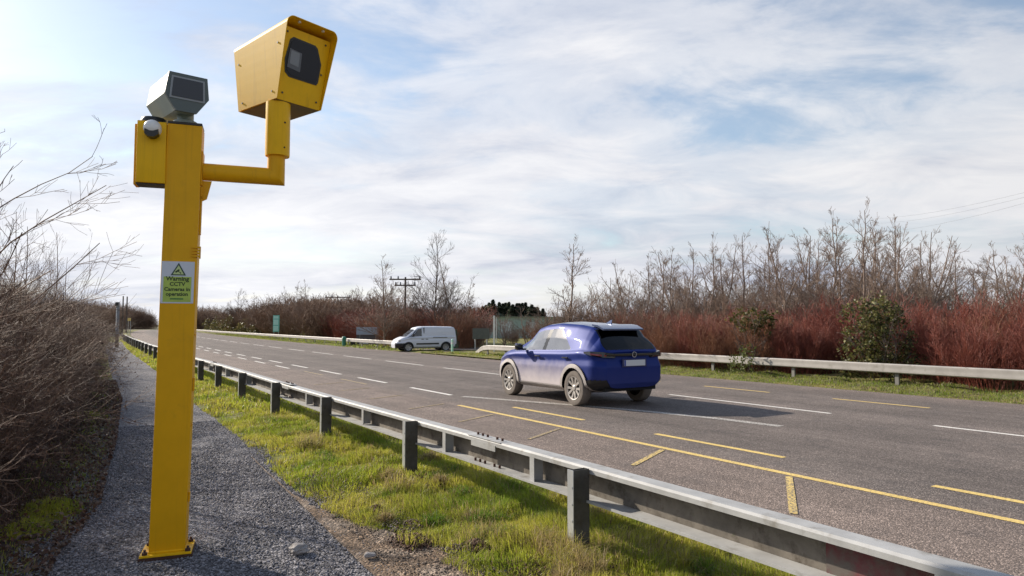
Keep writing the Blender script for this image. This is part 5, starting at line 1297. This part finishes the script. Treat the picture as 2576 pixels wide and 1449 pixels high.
# pale stone on the path
def rock(name, loc, r_, label, seed, sc=(1, .7, .45), m_='stone'):
    bm = bmesh.new(); bmesh.ops.create_icosphere(bm, subdivisions=3, radius=r_); rr = random.Random(seed); ph = [rr.uniform(0, 6) for _ in range(6)]
    for q in bm.verts:
        n_ = q.co.normalized(); k_ = 1 + .16 * math.sin(n_.x * 4 + ph[0]) + .13 * math.sin(n_.y * 5 + ph[1]) + .08 * math.sin(n_.z * 9 + ph[2] + n_.x * 6); q.co = Vector((q.co.x * sc[0], q.co.y * sc[1], q.co.z * sc[2])) * k_
    me = bpy.data.meshes.new(name); bm.to_mesh(me); bm.free(); me.materials.append(M[m_]); o = bpy.data.objects.new(name, me); COL.objects.link(o); o.location = loc; o.rotation_euler = (0, 0, rr.uniform(0, 3)); tag(o, label, 'stone'); return o
r3 = ray(752, 1398); tt = -CH / r3.z; rock('stone', (r3.x * tt, r3.y * tt, .05), .085, 'pale flat stone lying on the gravel right of the yellow post', 4)
r3 = ray(930, 1412); tt = -CH / r3.z; rock('stone', (r3.x * tt, r3.y * tt, .045), .04, 'small pale stone at the edge of the trodden soil', 5)
r3 = ray(210, 935); tt = -CH / r3.z; rock('earth_mound', (r3.x * tt, r3.y * tt, .05), .55, 'dark earthy mound at the hedge foot beside the path', 6, (1, .9, .6), 'mound') if 'mound' in M else None

for i_, (qx, qy, r_, n_, lb_) in enumerate([(1040, 1378, .26, 2600, 'heap of dark brown earth clods in the grass between path and barrier'), (1200, 1405, .16, 1200, 'small heap of dark clods nearer the barrier post'), (945, 1300, .2, 900, 'thin scatter of brown clods at the edge of the trodden soil')]):
    r3 = ray(qx, qy); tt = -CH / r3.z; P_ = Vector((r3.x * tt, r3.y * tt)); s0, t0 = P_.dot(U), P_.dot(NN); rg = np.random.default_rng(700 + i_)
    an = rg.uniform(0, 6.283, n_); rad = np.abs(rg.normal(size=n_)) * .5; s = s0 + r_ * 1.3 * rad * np.cos(an); t = t0 + r_ * .8 * rad * np.sin(an)
    stones(s, t, .010 * rg.uniform(.5, 1.9, n_), .02 + .06 * np.clip(1 - rad, 0, 1) * rg.random(n_), 710 + i_, np.array([.085, .048, .032]) + 0 * s[:, None], M['stone_tint'], lb_, 'earth_clods')
# ------------------------------------------------------------------ signs, poles and small things
def util_pole(col, Y, ytop, arms, label, r=.10, name='utility_pole', hw=1.3):
    base = AT(col, Y, -.2); h = HZ(ytop, Y); root = empty(name, base); tag(root, label, 'pole', 'wooden power poles')
    p = MB(); p.tube((0, 0, 0), (0, 0, h + .2), r, r * .75, 10); p.build('pole', M['wood_pole'], root)
    for (ya, w_) in arms:
        za = HZ(ya, Y) + .2; p = MB(); p.box((-w_, -.12, za - .06), (w_, -.01 - r * .6, za + .06)); cr_ = p.build('cross_arm', M['wood_pole'], root)
        for q in (-.9, -.45, .9): p = MB(); p.lathe([(0, za + .06), (.05, za + .06), (.08, za + .12), (.05, za + .2), (.07, za + .25), (0, za + .3)], Matrix.Translation((q * w_, -.07, 0)), 8); p.build('insulator', M['glass_lens'], cr_)
    return root
util_pole(1019, 58, 697, [(703, 1.35), (718, .9)], 'wooden power pole with two cross arms between the bare trees behind the van')
util_pole(849, 85, 744, [(748, 1.6), (762, .8)], 'wooden power pole with a cross arm above the dark red bushes')
util_pole(308, 140, 745, [], 'left one of two thin distant poles at the far left horizon', r=.16)
util_pole(318, 140, 746, [], 'right one of two thin distant poles at the far left horizon', r=.16)
# overhead wires upper right
for i, (y0, y1) in enumerate(((540, 474), (552, 485), (575, 497))):
    a_, b_ = 2130 + i * 10, 2700; pa = AT(a_, 60, HZ(y0 + 12, 60)); pb = AT(b_, 30, HZ(y1 - 16, 30)); pts_ = [pa.lerp(pb, k / 12) - Vector((0, 0, .5 * math.sin(math.pi * k / 12))) for k in range(13)]
    v, f = tubes(np.array([[tuple(q) for q in pts_]]), np.full((1, 13), .006)); o = obj('power_wire', v, f, M['silver']); tag(o, '%s of three thin overhead wires crossing the sky at the upper right' % ['highest', 'middle', 'lowest'][i], 'wire')
# roadside post by the path in the distance
p0 = AT(295, 50); root = empty('marker_post', p0); tag(root, 'slim grey post with a small dark head and pale label beside the far path', 'post')
hh = HZ(760, 50); p = MB(); p.box((-.10, -.06, -.2), (.12, .06, 1.0)); p.build('lower_post', mat('brown_post', (.10, .075, .06), .8, var=.2), root)
p = MB(); p.box((-.09, -.05, 1.001), (.11, .05, hh)); p.build('upper_post', mat('grey_post', (.22, .23, .25), .6), root)
p = MB(); p.box((-.12, -.14, hh - .28), (.06, -.055, hh - .02), bev=.01); p.build('head', M['black_plastic'], root)
p = MB(); p.box((-.085, -.062, 1.3), (-.02, -.052, hh - .45)); p.build('label_strip', M['white_paint'], root)
def board(name, col, Y, x0, x1, y0, y1, m_, label, cat='sign', legs=True, leg_m='galv', yaw=0., back=None):
    base = AT(col, Y, 0); root = empty(name, base, yaw); tag(root, label, cat)
    sx = Y / F; w0, w1 = (x0 - col) * sx, (x1 - col) * sx; z0, z1 = HZ(y1, Y), HZ(y0, Y)
    p = MB(); p.box((w0, -.04, z0), (w1, .0, z1), bev=.008); bd = p.build('board', M[m_], root)
    if legs:
        for q in (w0 + (w1 - w0) * .15, w0 + (w1 - w0) * .85): p = MB(); p.tube((q, .05, -.2), (q, .05, z1 - .1), .045, n=8); p.build('leg', M[leg_m], root)
    return root, bd, (w0, w1, z0, z1)
rt, bd, (w0, w1, z0, z1) = board('direction_sign', 695, 80, 687, 703, 793, 835, 'teal', 'tall narrow teal sign with pale panels behind the far left barrier')
for a_, b_ in ((.80, .95), (.42, .74), (.06, .36)): p = MB(); p.box((w0 + .05, -.052, z0 + (z1 - z0) * a_), (w1 - .12, -.043, z0 + (z1 - z0) * b_)); p.build('panel', mat('pale_teal', (.42, .72, .62), .5), bd)
rt, bd, (w0, w1, z0, z1) = board('notice_board', 926, 54, 897, 954, 823, 842, 'sign_grey', 'blue grey board on posts left of the white van')
p = MB(); p.box((w0, .01, .05), (w1, .05, z0 - .02)); p.build('lower_panel', mat('brown_grey_panel', (.09, .08, .085), .6), rt)
p = MB(); p.box((w0 + .25, -.01, .15), (w0 + .95, .0, .45), bev=.004); p.build('white_box', M['white_paint'], rt)
rt, bd, q_ = board('road_sign', 1209, 43, 1189, 1231, 826, 853, 'sign_back', 'dark grey back of a road sign on two posts right of the van')
p = MB(); zt_ = HZ(794, 42); root = empty('white_post', AT(1243, 42)); tag(root, 'tall white post beside the dark sign back at the junction', 'post'); p.box((-.055, -.03, -.1), (.055, .03, zt_), bev=.01); p.build('pole', M['white_paint'], root)
p = MB(); p.box((.12, -.02, .6), (.16, .02, zt_ - .1)); p.build('stay', M['white_paint'], root)
rt, bd, q_ = board('yellow_sign', 325, 100, 321, 329, 800, 807, 'p_yellow', 'small yellow warning sign far away at the start of the road bend')
# green utility cabinet and bollard
root = empty('green_cabinet', AT(1146, 47)); tag(root, 'green roadside cabinet just behind the van tail', 'cabinet'); M['cab_green'] = mat('cabinet_green', (.04, .20, .13), .5)
p = MB(); p.box((-.35, -.2, -.1), (.25, .2, 1.35), bev=.03); autosmooth(p.build('cabinet', M['cab_green'], root)); p = MB(); p.box((-.32, -.215, .1), (.22, -.2005, 1.2)); p.build('door', M['cab_green'], root)
root = empty('marker_bollard', AT(1138, 41.5)); tag(root, 'short pale green marker bollard on the grass in front of the van tail', 'bollard')
p = MB(); p.lathe([(0, 0), (.07, 0), (.07, .75), (.05, .8), (0, .82)], None, 12); p.build('bollard', mat('pale_green', (.45, .75, .62), .5), root); p = MB(); p.lathe([(.072, .5), (.072, .62)], None, 12); p.build('reflector', M['white_paint'], root)
root = empty('marker_bollard', AT(866, 53.4)); tag(root, 'short teal bollard in front of the far left barrier', 'bollard')
p = MB(); p.lathe([(0, 0), (.16, 0), (.16, .55), (.2, .6), (.12, .75), (0, .78)], None, 12); p.build('bollard', M['cab_green'], root); p = MB(); p.box((.5, -.1, 0), (.9, .1, .35), bev=.03); p.build('base_block', M['black_plastic'], root)
# shed behind the junction
Ys = 85; a0, a1 = AT(1178, Ys), AT(1440, Ys); root = empty('farm_shed', a0); tag(root, 'long low pale green shed behind the junction trees', 'building'); ln = a1.x - a0.x; zw = HZ(797, Ys); zr = HZ(795, Ys) - .6
p = MB(); p.box((0, 0, -.3), (ln, 14, zw)); w_ = p.build('wall', M['shed_wall'], root)
p = MB(); p.prism([(-.2, 0), (ln + .2, 0)], 0, 1) if False else p.add([(-.3, -.4, zw + .01), (ln + .3, -.4, zw + .01), (ln + .3, 7, zr + .6), (-.3, 7, zr + .6), (-.3, 14.4, zw + .01), (ln + .3, 14.4, zw + .01)], [(0, 1, 2, 3), (3, 2, 5, 4), (0, 3, 4), (1, 5, 2), (0, 4, 5, 1)]); p.build('roof', M['shed_roof'], root)
for q in np.arange(.8, ln - 2, 3.2): p = MB(); p.box((q, -.05, .2), (q + 1.4, -.004, zw - .6)); p.build('panel', mat('shed_panel', (.55, .62, .62), .5), w_)
# white farm building far left
root = empty('far_cottage', AT(350 - 5, 170)); root.location = AT(232, 150); tag(root, 'tiny pale blue building at the far left beyond the hedge', 'building'); p = MB(); p.box((-2.2, 0, -.3), (2.2, 4, 2.2)); p.build('wall', mat('pale_wall', (.5, .55, .58), .7), root)
p = MB(); p.add([(-2.4, -.2, 2.2), (2.4, -.2, 2.2), (2.4, 2, 3.3), (-2.4, 2, 3.3), (-2.4, 4.2, 2.2), (2.4, 4.2, 2.2)], [(0, 1, 2, 3), (3, 2, 5, 4), (0, 3, 4), (1, 5, 2)]); p.build('roof', M['sign_grey'], root)
